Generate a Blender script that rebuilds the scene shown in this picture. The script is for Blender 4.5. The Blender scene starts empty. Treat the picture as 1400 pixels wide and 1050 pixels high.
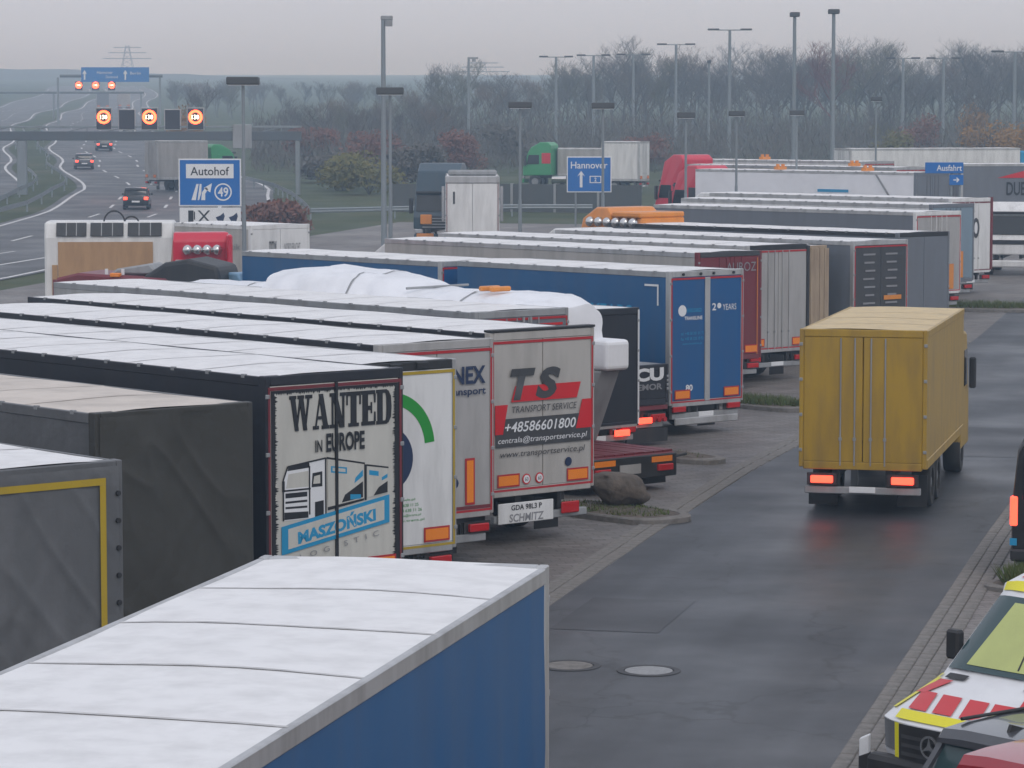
import bpy, bmesh, math, random
from mathutils import Vector, Matrix, noise as mnoise

sc = bpy.context.scene
C = sc.collection
rad = math.radians

# ------------------------------------------------------------------ camera
FOC, CZ = 4200.0, 7.8                       # focal length in photo pixels, eye height on the bridge
PITCH = math.atan(360 / FOC)
CP, SP = math.cos(PITCH), math.sin(PITCH)
cam_d = bpy.data.cameras.new('camera')
cam = bpy.data.objects.new('camera', cam_d)
C.objects.link(cam)
cam.location = (0, 0, CZ)
cam.rotation_euler = (math.pi / 2 - PITCH, 0, 0)
cam_d.sensor_width = 36
cam_d.lens = 36 * FOC / 1400
cam_d.clip_start, cam_d.clip_end = 0.5, 9000
sc.camera = cam

# ------------------------------------------------------------------ overcast sky, weak wide sun
SUN_EL, SUN_AZ = rad(42), rad(200)
world = bpy.data.worlds.new('World')
sc.world = world
world.use_nodes = True
wn = world.node_tree.nodes
wn.clear()
w_out = wn.new('ShaderNodeOutputWorld')
w_bg = wn.new('ShaderNodeBackground')
w_sky = wn.new('ShaderNodeTexSky')
w_sky.sky_type = 'NISHITA'
w_sky.sun_disc = False
w_sky.sun_elevation = SUN_EL
w_sky.sun_rotation = SUN_AZ
w_sky.dust_density = 4
w_mix = wn.new('ShaderNodeMix')
w_mix.data_type = 'RGBA'
w_mix.inputs[0].default_value = 0.93
w_mix.inputs[7].default_value = (5.8, 6.15, 7.1, 1)     # the closed cloud cover
w_bg.inputs[1].default_value = 0.11
wl = world.node_tree.links
wl.new(w_sky.outputs[0], w_mix.inputs[6])
wl.new(w_mix.outputs[2], w_bg.inputs[0])
wl.new(w_bg.outputs[0], w_out.inputs[0])
sun_d = bpy.data.lights.new('sun', 'SUN')
sun_d.energy = 0.7
sun_d.angle = rad(25)
sun_d.color = (1, 0.97, 0.93)
sun = bpy.data.objects.new('sun', sun_d)
C.objects.link(sun)
sun.rotation_euler = (math.pi / 2 - SUN_EL, 0, rad(20))
sc.view_settings.view_transform = 'Standard'
sc.view_settings.look = 'None'
sc.view_settings.exposure = 0.18
sc.view_settings.gamma = 1
sc.view_settings.use_curve_mapping = False
sc.cycles.use_denoising = True
sc.cycles.max_bounces = 6
sc.cycles.volume_bounces = 3

# ------------------------------------------------------------------ terrain profile and pixel -> place
GY = [0, 80, 105, 130, 150, 170, 200, 240, 300, 480, 700, 1000, 2500]
GZ = [0, 0, .2, .6, 1.0, 1.4, 1.8, 2.4, 3.6, 7.4, 11, 18, 45]


def g(y):
    if y <= 0:
        return 0.0
    for i in range(len(GY) - 1):
        if y <= GY[i + 1]:
            return GZ[i] + (GZ[i + 1] - GZ[i]) * (y - GY[i]) / (GY[i + 1] - GY[i])
    return GZ[-1]


def ray(px, py):
    a, b = (px - 700) / FOC, (525 - py) / FOC
    return a, CP + b * SP, -SP + b * CP


def at(px, py, h=0.0):
    """where the sight line meets the level h above the ground"""
    r = ray(px, py)

    def f(y):
        return CZ + y / r[1] * r[2] - h - g(y)
    y = 5.0
    while y < 2400 and f(y) > 0:
        y += 0.5
    lo, hi = y - .5, y
    for _ in range(30):
        m = (lo + hi) / 2
        if f(m) > 0:
            lo = m
        else:
            hi = m
    return Vector((r[0] * lo / r[1], lo, g(lo)))


def at_d(px, py, d):
    r = ray(px, py)
    t = d / r[1]
    return Vector((r[0] * t, d, CZ + r[2] * t))


def X(px, d):
    return (px - 700) / FOC * d


# service road frame
RD = rad(13.65)
P0 = at(908, 722)
RV = Vector((math.sin(RD), math.cos(RD), 0))
RN = Vector((RV.y, -RV.x, 0))
TO = [(-60, 0), (0, 0), (10, .1), (38, 1.25), (50, 1.5), (73, 1.7), (200, 4)]


def toff(s):
    for i in range(len(TO) - 1):
        if s <= TO[i + 1][0]:
            f = (s - TO[i][0]) / (TO[i + 1][0] - TO[i][0])
            return TO[i][1] + (TO[i + 1][1] - TO[i][1]) * f
    return TO[-1][1]


def road(s, t, dz=0.0):
    p = P0 + RV * s + RN * (t + toff(s))
    return Vector((p.x, p.y, g(p.y) + dz))


# ------------------------------------------------------------------ materials
MATS = {}


def mat(name, rgb, rough=.6, dirt=.25, scale=1.2, metal=0.0, bump=0.0, emit=0.0, streak=True, coat=0.0, dcol=(.10, .09, .08), bscale=8.0):
    if name in MATS:
        return MATS[name]
    m = bpy.data.materials.new(name)
    m.use_nodes = True
    nt = m.node_tree
    N, L = nt.nodes, nt.links
    b = N['Principled BSDF']
    b.inputs['Roughness'].default_value = rough
    b.inputs['Metallic'].default_value = metal
    b.inputs['Coat Weight'].default_value = coat
    if emit:
        b.inputs['Base Color'].default_value = (*rgb, 1)
        b.inputs['Emission Color'].default_value = (*rgb, 1)
        b.inputs['Emission Strength'].default_value = emit
    elif dirt > 0:
        tc = N.new('ShaderNodeTexCoord')
        mp = N.new('ShaderNodeMapping')
        mp.inputs['Scale'].default_value = (1, 1, .18) if streak else (1, 1, 1)
        no = N.new('ShaderNodeTexNoise')
        no.inputs['Scale'].default_value = scale * 2
        no.inputs['Detail'].default_value = 7
        no.inputs['Roughness'].default_value = .62
        rp = N.new('ShaderNodeValToRGB')
        rp.color_ramp.elements[0].position = .42
        rp.color_ramp.elements[1].position = .78
        rp.color_ramp.elements[1].color = (dirt * 1.7,) * 3 + (1,)
        mx = N.new('ShaderNodeMix')
        mx.data_type = 'RGBA'
        mx.inputs[6].default_value = (*rgb, 1)
        mx.inputs[7].default_value = (*dcol, 1)
        L.new(tc.outputs['Object'], mp.inputs[0])
        L.new(mp.outputs[0], no.inputs['Vector'])
        L.new(no.outputs[0], rp.inputs[0])
        L.new(rp.outputs[0], mx.inputs[0])
        L.new(mx.outputs[2], b.inputs['Base Color'])
    else:
        b.inputs['Base Color'].default_value = (*rgb, 1)
    if bump:
        tc2 = N.new('ShaderNodeTexCoord')
        n2 = N.new('ShaderNodeTexNoise')
        n2.inputs['Scale'].default_value = bscale
        n2.inputs['Detail'].default_value = 4
        bp = N.new('ShaderNodeBump')
        bp.inputs['Strength'].default_value = bump
        bp.inputs['Distance'].default_value = .05
        L.new(tc2.outputs['Object'], n2.inputs['Vector'])
        L.new(n2.outputs[0], bp.inputs['Height'])
        L.new(bp.outputs[0], b.inputs['Normal'])
    MATS[name] = m
    return m


def ground_mat(name, c1, c2, scale, rough, bump=.3, brick=None, c3=None, along=False):
    m = bpy.data.materials.new(name)
    m.use_nodes = True
    N, L = m.node_tree.nodes, m.node_tree.links
    b = N['Principled BSDF']
    tc = N.new('ShaderNodeTexCoord')
    n1 = N.new('ShaderNodeTexNoise')
    n1.inputs['Scale'].default_value = scale
    n1.inputs['Detail'].default_value = 9
    n1.inputs['Roughness'].default_value = .65
    L.new(tc.outputs['Object'], n1.inputs['Vector'])
    rp = N.new('ShaderNodeValToRGB')
    rp.color_ramp.elements[0].position, rp.color_ramp.elements[1].position = .35, .68
    rp.color_ramp.elements[0].color, rp.color_ramp.elements[1].color = (*c1, 1), (*c2, 1)
    if c3:
        e = rp.color_ramp.elements.new(.52)
        e.color = (*c3, 1)
    L.new(n1.outputs[0], rp.inputs[0])
    n2 = N.new('ShaderNodeTexNoise')
    n2.inputs['Scale'].default_value = 60
    n2.inputs['Detail'].default_value = 3
    L.new(tc.outputs['Object'], n2.inputs['Vector'])
    mx = N.new('ShaderNodeMix')
    mx.data_type = 'RGBA'
    mx.blend_type = 'MULTIPLY'
    mx.inputs[0].default_value = .6
    L.new(rp.outputs[0], mx.inputs[6])
    L.new(n2.outputs[0], mx.inputs[7])
    col = mx.outputs[2]
    hgt = n2.outputs[0]
    if along:                                     # wheel-polished lanes and patches running with the road
        mpa = N.new('ShaderNodeMapping')
        mpa.inputs['Rotation'].default_value = (0, 0, RD)
        vr = N.new('ShaderNodeVectorMath')
        vr.operation = 'MULTIPLY'
        vr.inputs[1].default_value = (1.5, .035, 1)
        na = N.new('ShaderNodeTexNoise')
        na.inputs['Scale'].default_value = 1.0
        na.inputs['Detail'].default_value = 6
        L.new(tc.outputs['Object'], mpa.inputs[0])
        L.new(mpa.outputs[0], vr.inputs[0])
        L.new(vr.outputs[0], na.inputs['Vector'])
        ra = N.new('ShaderNodeMapRange')
        ra.inputs[1].default_value, ra.inputs[2].default_value = .3, .7
        ra.inputs[3].default_value, ra.inputs[4].default_value = .72, 1.18
        L.new(na.outputs[0], ra.inputs[0])
        ma = N.new('ShaderNodeMix')
        ma.data_type = 'RGBA'
        ma.blend_type = 'MULTIPLY'
        ma.inputs[0].default_value = 1
        L.new(col, ma.inputs[6])
        L.new(ra.outputs[0], ma.inputs[7])
        col = ma.outputs[2]
        nd = N.new('ShaderNodeTexNoise')
        nd.inputs['Scale'].default_value = .9
        nd.inputs['Detail'].default_value = 5
        L.new(tc.outputs['Object'], nd.inputs['Vector'])
        av = N.new('ShaderNodeVectorMath')
        av.operation = 'MULTIPLY_ADD'
        av.inputs[1].default_value = (2.2, 2.2, 0)
        L.new(nd.outputs['Color'], av.inputs[0])
        L.new(tc.outputs['Object'], av.inputs[2])
        vo = N.new('ShaderNodeTexVoronoi')
        vo.feature = 'DISTANCE_TO_EDGE'
        vo.inputs['Scale'].default_value = .16
        L.new(av.outputs[0], vo.inputs['Vector'])
        cr_ = N.new('ShaderNodeMapRange')
        cr_.inputs[1].default_value, cr_.inputs[2].default_value = .002, .007
        cr_.inputs[3].default_value, cr_.inputs[4].default_value = .5, 1
        L.new(vo.outputs['Distance'], cr_.inputs[0])
        sp = N.new('ShaderNodeTexNoise')
        sp.inputs['Scale'].default_value = 1.6
        sp.inputs['Detail'].default_value = 3
        L.new(tc.outputs['Object'], sp.inputs['Vector'])
        so = N.new('ShaderNodeMapRange')
        so.inputs[1].default_value, so.inputs[2].default_value = .66, .72
        so.inputs[3].default_value, so.inputs[4].default_value = 1, .6
        L.new(sp.outputs[0], so.inputs[0])
        for src in (cr_, so):
            mb = N.new('ShaderNodeMix')
            mb.data_type = 'RGBA'
            mb.blend_type = 'MULTIPLY'
            mb.inputs[0].default_value = 1
            L.new(col, mb.inputs[6])
            L.new(src.outputs[0], mb.inputs[7])
            col = mb.outputs[2]
    if brick:
        mp = N.new('ShaderNodeMapping')
        mp.inputs['Rotation'].default_value = (0, 0, brick[2])
        L.new(tc.outputs['Object'], mp.inputs[0])
        bk = N.new('ShaderNodeTexBrick')
        bk.inputs['Scale'].default_value = 1
        bk.inputs['Brick Width'].default_value = brick[0]
        bk.inputs['Row Height'].default_value = brick[1]
        bk.inputs['Mortar Size'].default_value = .012
        bk.inputs['Mortar Smooth'].default_value = .3
        bk.inputs['Color1'].default_value = (1, 1, 1, 1)
        bk.inputs['Color2'].default_value = (.62, .6, .58, 1)
        bk.inputs['Mortar'].default_value = (.3, .28, .26, 1)
        L.new(mp.outputs[0], bk.inputs['Vector'])
        m2 = N.new('ShaderNodeMix')
        m2.data_type = 'RGBA'
        m2.blend_type = 'MULTIPLY'
        m2.inputs[0].default_value = .85
        L.new(col, m2.inputs[6])
        L.new(bk.outputs[0], m2.inputs[7])
        col = m2.outputs[2]
        hgt = bk.outputs[0]
    L.new(col, b.inputs['Base Color'])
    bp = N.new('ShaderNodeBump')
    bp.inputs['Strength'].default_value = bump
    bp.inputs['Distance'].default_value = .02
    L.new(hgt, bp.inputs['Height'])
    L.new(bp.outputs[0], b.inputs['Normal'])
    # damp patches: the roughness varies in large areas
    n3 = N.new('ShaderNodeTexNoise')
    n3.inputs['Scale'].default_value = .25
    n3.inputs['Detail'].default_value = 5
    L.new(tc.outputs['Object'], n3.inputs['Vector'])
    mr = N.new('ShaderNodeMapRange')
    mr.inputs[1].default_value, mr.inputs[2].default_value = .35, .65
    mr.inputs[3].default_value, mr.inputs[4].default_value = rough - .12, rough + .12
    L.new(n3.outputs[0], mr.inputs[0])
    L.new(mr.outputs[0], b.inputs['Roughness'])
    MATS[name] = m
    return m


WHITE = mat('white_paint', (.72, .72, .71), .45, .22)
ROOFW = mat('white_roof_tarp', (.80, .79, .78), .55, .14, 1.4, streak=False, bump=.12, bscale=1.5)
SEAM = mat('grimy_roof_seam', (.62, .61, .60), .6, .35, 1.5, streak=False)
ROOFB = mat('cream_roof_tarp', (.62, .55, .48), .6, .25, .5, streak=False, bump=.2, bscale=2)
ALU = mat('aluminium', (.50, .50, .50), .42, .3, metal=.55)
GREYM = mat('grey_metal', (.30, .31, .32), .5, .3)
GALV = mat('galvanised_steel', (.24, .27, .29), .5, .15, metal=.3)
BLACK = mat('black_plastic', (.018, .018, .02), .55, .12)
RUBBER = mat('tyre_rubber', (.022, .022, .022), .85, .3, dcol=(.08, .075, .07))
NAVYB = mat('black_navy_tarp', (.012, .014, .022), .5, .08, bump=.1, bscale=2)
DARKT = mat('dark_grey_tarp', (.042, .040, .034), .6, .2, bump=.55, bscale=2.2, dcol=(.06, .06, .058))
GREYT = mat('grey_tarp', (.105, .108, .112), .5, .25, bump=.6, bscale=1.9, dcol=(.18, .18, .19))
BLUET = mat('blue_tarp', (.010, .095, .24), .5, .12, bump=.1, bscale=2)
BLUED = mat('blue_door', (.003, .085, .25), .45, .12)
RED = mat('red_tape', (.42, .012, .02), .45, .1)
DRED = mat('dark_red_paint', (.17, .018, .028), .45, .2)
REDP = mat('red_paint', (.58, .010, .04), .3, .1, coat=.4)
ORANGE = mat('orange_reflector', (.85, .24, .015), .35, .05)
ORANGEP = mat('orange_paint', (.72, .25, .03), .35, .15, coat=.3)
YELLOWL = mat('yellow_line', (.42, .29, .015), .5, .1)
YELLOWT = mat('yellow_truck', (.40, .245, .022), .4, .34, 1.6, dcol=(.13, .09, .05))
YELLOWTR = mat('yellow_truck_roof', (.62, .46, .22), .5, .2, streak=False)
INK = mat('black_print', (.012, .013, .017), .5, 0)
INKB = mat('dark_blue_print', (.010, .025, .075), .5, 0)
CYAN = mat('cyan_print', (.012, .27, .50), .45, .05)
GREENP = mat('green_print', (.010, .27, .03), .45, .03)
CREAM = mat('cream_poster', (.55, .54, .49), .5, .14, 2)
BEIGE = mat('beige_door', (.43, .41, .38), .5, .22)
LGREY = mat('light_grey_door', (.38, .37, .36), .5, .25)
WPRINT = mat('white_print', (.72, .73, .74), .5, 0)
GPRINT = mat('grey_print', (.24, .24, .25), .5, 0)
DGREY = mat('dark_grey_panel', (.045, .046, .05), .5, .2)
SLATE = mat('slate_grey_panel', (.15, .165, .19), .5, .2)
BLGREY = mat('blue_grey_panel', (.20, .27, .33), .5, .2)
WOOD = mat('plywood', (.42, .25, .12), .65, .3, 2, dcol=(.22, .12, .06))
PLANK = mat('pale_planks', (.38, .29, .20), .7, .35, 3, dcol=(.15, .1, .07))
GLASS = mat('dark_glass', (.012, .016, .019), .08, 0)
TEALG = mat('teal_glass', (.035, .07, .075), .08, 0)
TAIL = mat('tail_lamp_red', (.45, .01, .012), .25, 0)
TAILON = mat('tail_lamp_lit', (1, .06, .03), .3, 0, emit=3.2)
HEADON = mat('head_lamp_lit', (1, .9, .68), .3, 0, emit=5)
WRAP = mat('white_shrink_wrap', (.80, .81, .84), .38, .08, .6, streak=False, bump=.35, bscale=2.5)
LBLUE = mat('light_blue_tarp', (.20, .36, .52), .5, .15, bump=.2)
SIGNB = mat('sign_blue', (.0, .13, .44), .4, .05)
SIGNBF = mat('sign_blue_far', (.01, .16, .48), .4, .05)
PETROL = mat('petrol_paint', (.015, .045, .07), .35, .15, coat=.3)
GREENT = mat('green_paint', (.03, .28, .10), .4, .1)
GREEND = mat('dark_green_paint', (.015, .09, .07), .5, .2)
CHROME = mat('chrome', (.62, .62, .62), .18, .1, metal=.9)
CONC = mat('kerb_concrete', (.20, .185, .17), .8, .45, 3, streak=False, bump=.3, bscale=20, dcol=(.07, .065, .055))
ROCK = mat('boulder_stone', (.125, .10, .08), .85, .5, 2, streak=False, bump=.9, bscale=6, dcol=(.05, .045, .04))
PAINT = mat('road_paint', (.62, .62, .62), .6, .25, 2, streak=False)
IRON = mat('cast_iron', (.30, .30, .30), .45, .35, 6, streak=False, metal=.3)
LEAFG = mat('grass_green', (.075, .115, .025), .7, .5, 3, streak=False, dcol=(.16, .13, .05))
BARK = mat('bare_bark', (.115, .108, .10), .9, .2, streak=False)
TWIG = mat('bare_twigs', (.13, .118, .11), .9, .2, streak=False)
TWIGR = mat('russet_twigs', (.16, .055, .045), .9, .2, streak=False)
LEAFO = mat('autumn_leaves', (.28, .15, .03), .8, .3, streak=False)
LEAFY = mat('olive_leaves', (.13, .13, .035), .8, .4, streak=False, dcol=(.2, .13, .03))
LEAFR = mat('russet_leaves', (.17, .065, .04), .8, .4, streak=False)
SCRUB = mat('grey_scrub', (.105, .10, .09), .9, .4, streak=False, dcol=(.09, .07, .05))
LCDOFF = mat('dark_display', (.028, .026, .034), .5, 0)
LEDRED = mat('led_red', (1, .07, .02), .4, 0, emit=8)
LEDWHITE = mat('led_white', (1, .78, .52), .4, 0, emit=4.5)
CARG = mat('grey_car_paint', (.055, .058, .068), .25, .08, coat=.7)
CARR = mat('red_car_paint', (.33, .008, .02), .25, .06, coat=.7)
CARB = mat('black_car_paint', (.008, .008, .009), .25, .05, coat=.6)
NEON = mat('neon_yellow', (.80, .72, .02), .4, .05)
VESTY = mat('pale_yellow_sunshade', (.50, .55, .20), .6, .1)
SIGRED = mat('signal_red', (.58, .010, .018), .4, .05)
ASPH = ground_mat('asphalt', (.050, .055, .064), (.082, .088, .098), .35, .5, .25, c3=(.066, .072, .082), along=True)
MASPH = ground_mat('motorway_asphalt', (.085, .085, .09), (.12, .12, .125), .08, .6, .2)
PAVE = ground_mat('paver_blocks', (.21, .192, .18), (.34, .31, .29), .3, .6, .6, brick=(.42, .21, -RD))
GRASSM = ground_mat('meadow_grass', (.040, .062, .018), (.10, .095, .035), .12, .9, .5, c3=(.06, .085, .022))
HILLM = ground_mat('wooded_hill', (.030, .036, .030), (.055, .055, .045), .02, .9, .5)


# ------------------------------------------------------------------ mesh helpers
class MB:
    def __init__(s):
        s.v, s.f = [], []

    def add(s, vs, fs):
        o = len(s.v)
        s.v += [tuple(v) for v in vs]
        s.f += [tuple(i + o for i in f) for f in fs]
        return s

    def box(s, x0, x1, y0, y1, z0, z1):
        return s.add([(x0, y0, z0), (x1, y0, z0), (x1, y1, z0), (x0, y1, z0), (x0, y0, z1), (x1, y0, z1), (x1, y1, z1), (x0, y1, z1)],
                     [(0, 3, 2, 1), (4, 5, 6, 7), (0, 1, 5, 4), (1, 2, 6, 5), (2, 3, 7, 6), (3, 0, 4, 7)])

    def tube(s, a, b, r, n=8, r2=None, caps=True):
        a, b = Vector(a), Vector(b)
        d = (b - a).normalized()
        u = d.orthogonal().normalized()
        w = d.cross(u)
        r2 = r if r2 is None else r2
        vs = []
        for p, q in ((a, r), (b, r2)):
            for i in range(n):
                t = 2 * math.pi * i / n
                vs.append(p + (u * math.cos(t) + w * math.sin(t)) * q)
        fs = [(i, (i + 1) % n, n + (i + 1) % n, n + i) for i in range(n)]
        if caps:
            fs += [tuple(range(n))[::-1], tuple(range(n, 2 * n))]
        return s.add(vs, fs)

    def prism_x(s, poly, x0, x1, k=None):
        """polygon of (y,z) extruded along x; k scales x per point"""
        n = len(poly)
        k = k or [1] * n
        vs = [(x0 * k[i], p[0], p[1]) for i, p in enumerate(poly)] + [(x1 * k[i], p[0], p[1]) for i, p in enumerate(poly)]
        fs = [tuple(range(n)), tuple(range(n, 2 * n))[::-1]]
        fs += [(i, n + i, n + (i + 1) % n, (i + 1) % n) for i in range(n)]
        return s.add(vs, fs)

    def prism_y(s, poly, y0, y1):
        """polygon of (x,z), seen from behind, extruded along y"""
        n = len(poly)
        vs = [(p[0], y0, p[1]) for p in poly] + [(p[0], y1, p[1]) for p in poly]
        fs = [tuple(range(n)), tuple(range(n, 2 * n))[::-1]] + [(i, n + i, n + (i + 1) % n, (i + 1) % n) for i in range(n)]
        return s.add(vs, fs)

    def grid(s, fn, nu, nv):
        vs = [fn(i / nu, j / nv) for j in range(nv + 1) for i in range(nu + 1)]
        w = nu + 1
        return s.add(vs, [(j * w + i, j * w + i + 1, (j + 1) * w + i + 1, (j + 1) * w + i) for j in range(nv) for i in range(nu)])

    def loft(s, rings, caps=True):
        n = len(rings[0])
        vs = [p for r in rings for p in r]
        fs = []
        for k in range(len(rings) - 1):
            for i in range(n):
                fs.append((k * n + i, k * n + (i + 1) % n, (k + 1) * n + (i + 1) % n, (k + 1) * n + i))
        if caps:
            fs += [tuple(range(n))[::-1], tuple(range((len(rings) - 1) * n, len(rings) * n))]
        return s.add(vs, fs)

    def mesh(s, name, m, bevel=0.0, smooth=False, seg=1):
        me = bpy.data.meshes.new(name)
        me.from_pydata(s.v, [], s.f)
        bm = bmesh.new()
        bm.from_mesh(me)
        if bevel:
            bmesh.ops.bevel(bm, geom=[e for e in bm.edges if len(e.link_faces) == 2 and e.calc_face_angle(0) > .5], offset=bevel, segments=seg, affect='EDGES', profile=.5)
        bmesh.ops.recalc_face_normals(bm, faces=bm.faces)
        bm.to_mesh(me)
        bm.free()
        if smooth:
            me.shade_smooth()
            try:
                me.set_sharp_from_angle(angle=rad(35))
            except Exception:
                pass
        me.materials.append(m)
        return me

    def build(s, name, m, parent=None, bevel=0.0, smooth=False, loc=None, rz=0.0, seg=1):
        return put(name, s.mesh(name, m, bevel, smooth, seg), parent, loc, rz)


def put(name, me, parent=None, loc=None, rz=0.0):
    o = bpy.data.objects.new(name, me)
    C.objects.link(o)
    if parent:
        o.parent = parent
    if loc is not None:
        o.location = loc
    if rz:
        o.rotation_euler = (0, 0, rz)
    return o


def tag(o, label=None, cat=None, group=None, kind=None):
    if label:
        o['label'] = label
    if cat:
        o['category'] = cat
    if group:
        o['group'] = group
    if kind:
        o['kind'] = kind
    return o


def thing(name, label, cat, loc, rz=0.0, group=None):
    o = bpy.data.objects.new(name, None)
    C.objects.link(o)
    o.location = loc
    o.rotation_euler = (0, 0, rz)
    o.empty_display_size = .2
    return tag(o, label, cat, group)


# ------------------------------------------------------------------ lettering as flat cut-out meshes
def text_mesh(s, w, h, bold=0.0, shear=0.0, spacing=1.0):
    cu = bpy.data.curves.new('lettering', 'FONT')
    cu.body = s
    cu.offset = bold
    cu.shear = shear
    cu.space_character = spacing
    cu.resolution_u = 3
    ob = bpy.data.objects.new('lettering', cu)
    me = bpy.data.meshes.new_from_object(ob)
    bpy.data.objects.remove(ob)
    xs = [v.co.x for v in me.vertices]
    ys = [v.co.y for v in me.vertices]
    x0, x1, y0, y1 = min(xs), max(xs), min(ys), max(ys)
    w = w or h * (x1 - x0) / (y1 - y0)
    for v in me.vertices:
        v.co.x = ((v.co.x - x0) / (x1 - x0) - .5) * w
        v.co.y = ((v.co.y - y0) / (y1 - y0) - .5) * h
        v.co.z = 0
    return me


def letter(parent, s, x, z, w, h, m, y=-.062, side='rear', bold=0.0, shear=0.0, spacing=1.0, rot=0.0):
    me = text_mesh(s, w, h, bold, shear, spacing)
    me.materials.clear()
    me.materials.append(m)
    M = {'rear': Matrix.Rotation(rad(90), 4, 'X'),
         'left': Matrix.Rotation(rad(-90), 4, 'Z') @ Matrix.Rotation(rad(90), 4, 'X'),
         'right': Matrix.Rotation(rad(90), 4, 'Z') @ Matrix.Rotation(rad(90), 4, 'X')}[side]
    me.transform(M @ Matrix.Rotation(rot, 4, 'Z'))
    loc = (x, y, z) if side == 'rear' else (y, x, z)
    return put('lettering', me, parent, loc)


def patch(parent, name, poly, m, y=-.056, side='rear', th=.004):
    """thin printed patch on the rear (x,z) or the left side (y,z)"""
    b = MB()
    if side == 'rear':
        b.prism_y(poly, y, y + th)
    else:
        b.prism_x(poly, y, y + (th if y < 0 else -th))
    return b.build(name, m, parent)


def rect(x0, x1, z0, z1):
    return [(x0, z0), (x1, z0), (x1, z1), (x0, z1)]


def arc(cx, cz, r0, r1, a0, a1, n=20):
    o = [(cx + r1 * math.cos(a0 + (a1 - a0) * i / n), cz + r1 * math.sin(a0 + (a1 - a0) * i / n)) for i in range(n + 1)]
    i_ = [(cx + r0 * math.cos(a1 + (a0 - a1) * i / n), cz + r0 * math.sin(a1 + (a0 - a1) * i / n)) for i in range(n + 1)]
    return o + i_


# ------------------------------------------------------------------ shared wheel
def ring_wheel(r, w):
    t = MB()
    prof = [(r * .58, -w / 2), (r * .93, -w / 2), (r, -w * .36), (r, w * .36), (r * .93, w / 2), (r * .58, w / 2)]
    n = 20
    t.loft([[(p[1], q[0] * math.cos(a) if 0 else p[0] * math.cos(a), p[0] * math.sin(a)) for p in prof for q in [p]] for a in [2 * math.pi * i / n for i in range(n + 1)]], caps=False)
    h = MB().tube((-w * .3, 0, 0), (w * .3, 0, 0), r * .6, 18)
    h.tube((-w * .42, 0, 0), (w * .42, 0, 0), r * .24, 10)
    return t.mesh('tyre', RUBBER, smooth=True), h.mesh('rim', GREYM)


WH_T = ring_wheel(.5, .38)
WH_C = ring_wheel(.31, .2)


def wheel(parent, x, y, z, kind=None):
    kind = kind or WH_T
    t = put('wheel', kind[0], parent, (x, y, z))
    put('rim', kind[1], t)
    return t


# ------------------------------------------------------------------ articulated trailer
HEAD = rad(41)
HINGE = MB().box(-.035, .035, -.014, .014, -.032, .032).mesh('hinge', GREYM, .008)
TLIGHT = MB().box(-.22, .22, -.04, .04, -.07, .07).mesh('tail_light', TAIL, .015)
TLIGHTON = MB().box(-.22, .22, -.04, .04, -.07, .07).mesh('tail_light', TAILON, .015)
PLATE = MB().box(-.26, .26, -.012, .012, -.06, .06).mesh('number_plate', WPRINT, .006)
FLAP = MB().box(-.3, .3, -.01, .01, -.32, .32).mesh('mud_flap', BLACK)


def root_at_corner(px, py, h, w, heading):
    """ground point of the middle of the rear, from the right upper rear corner"""
    p = at(px, py, h)
    c = Vector((p.x - math.cos(heading) * w / 2, p.y - math.sin(heading) * w / 2, 0))
    c.z = g(p.y)
    return c


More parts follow.
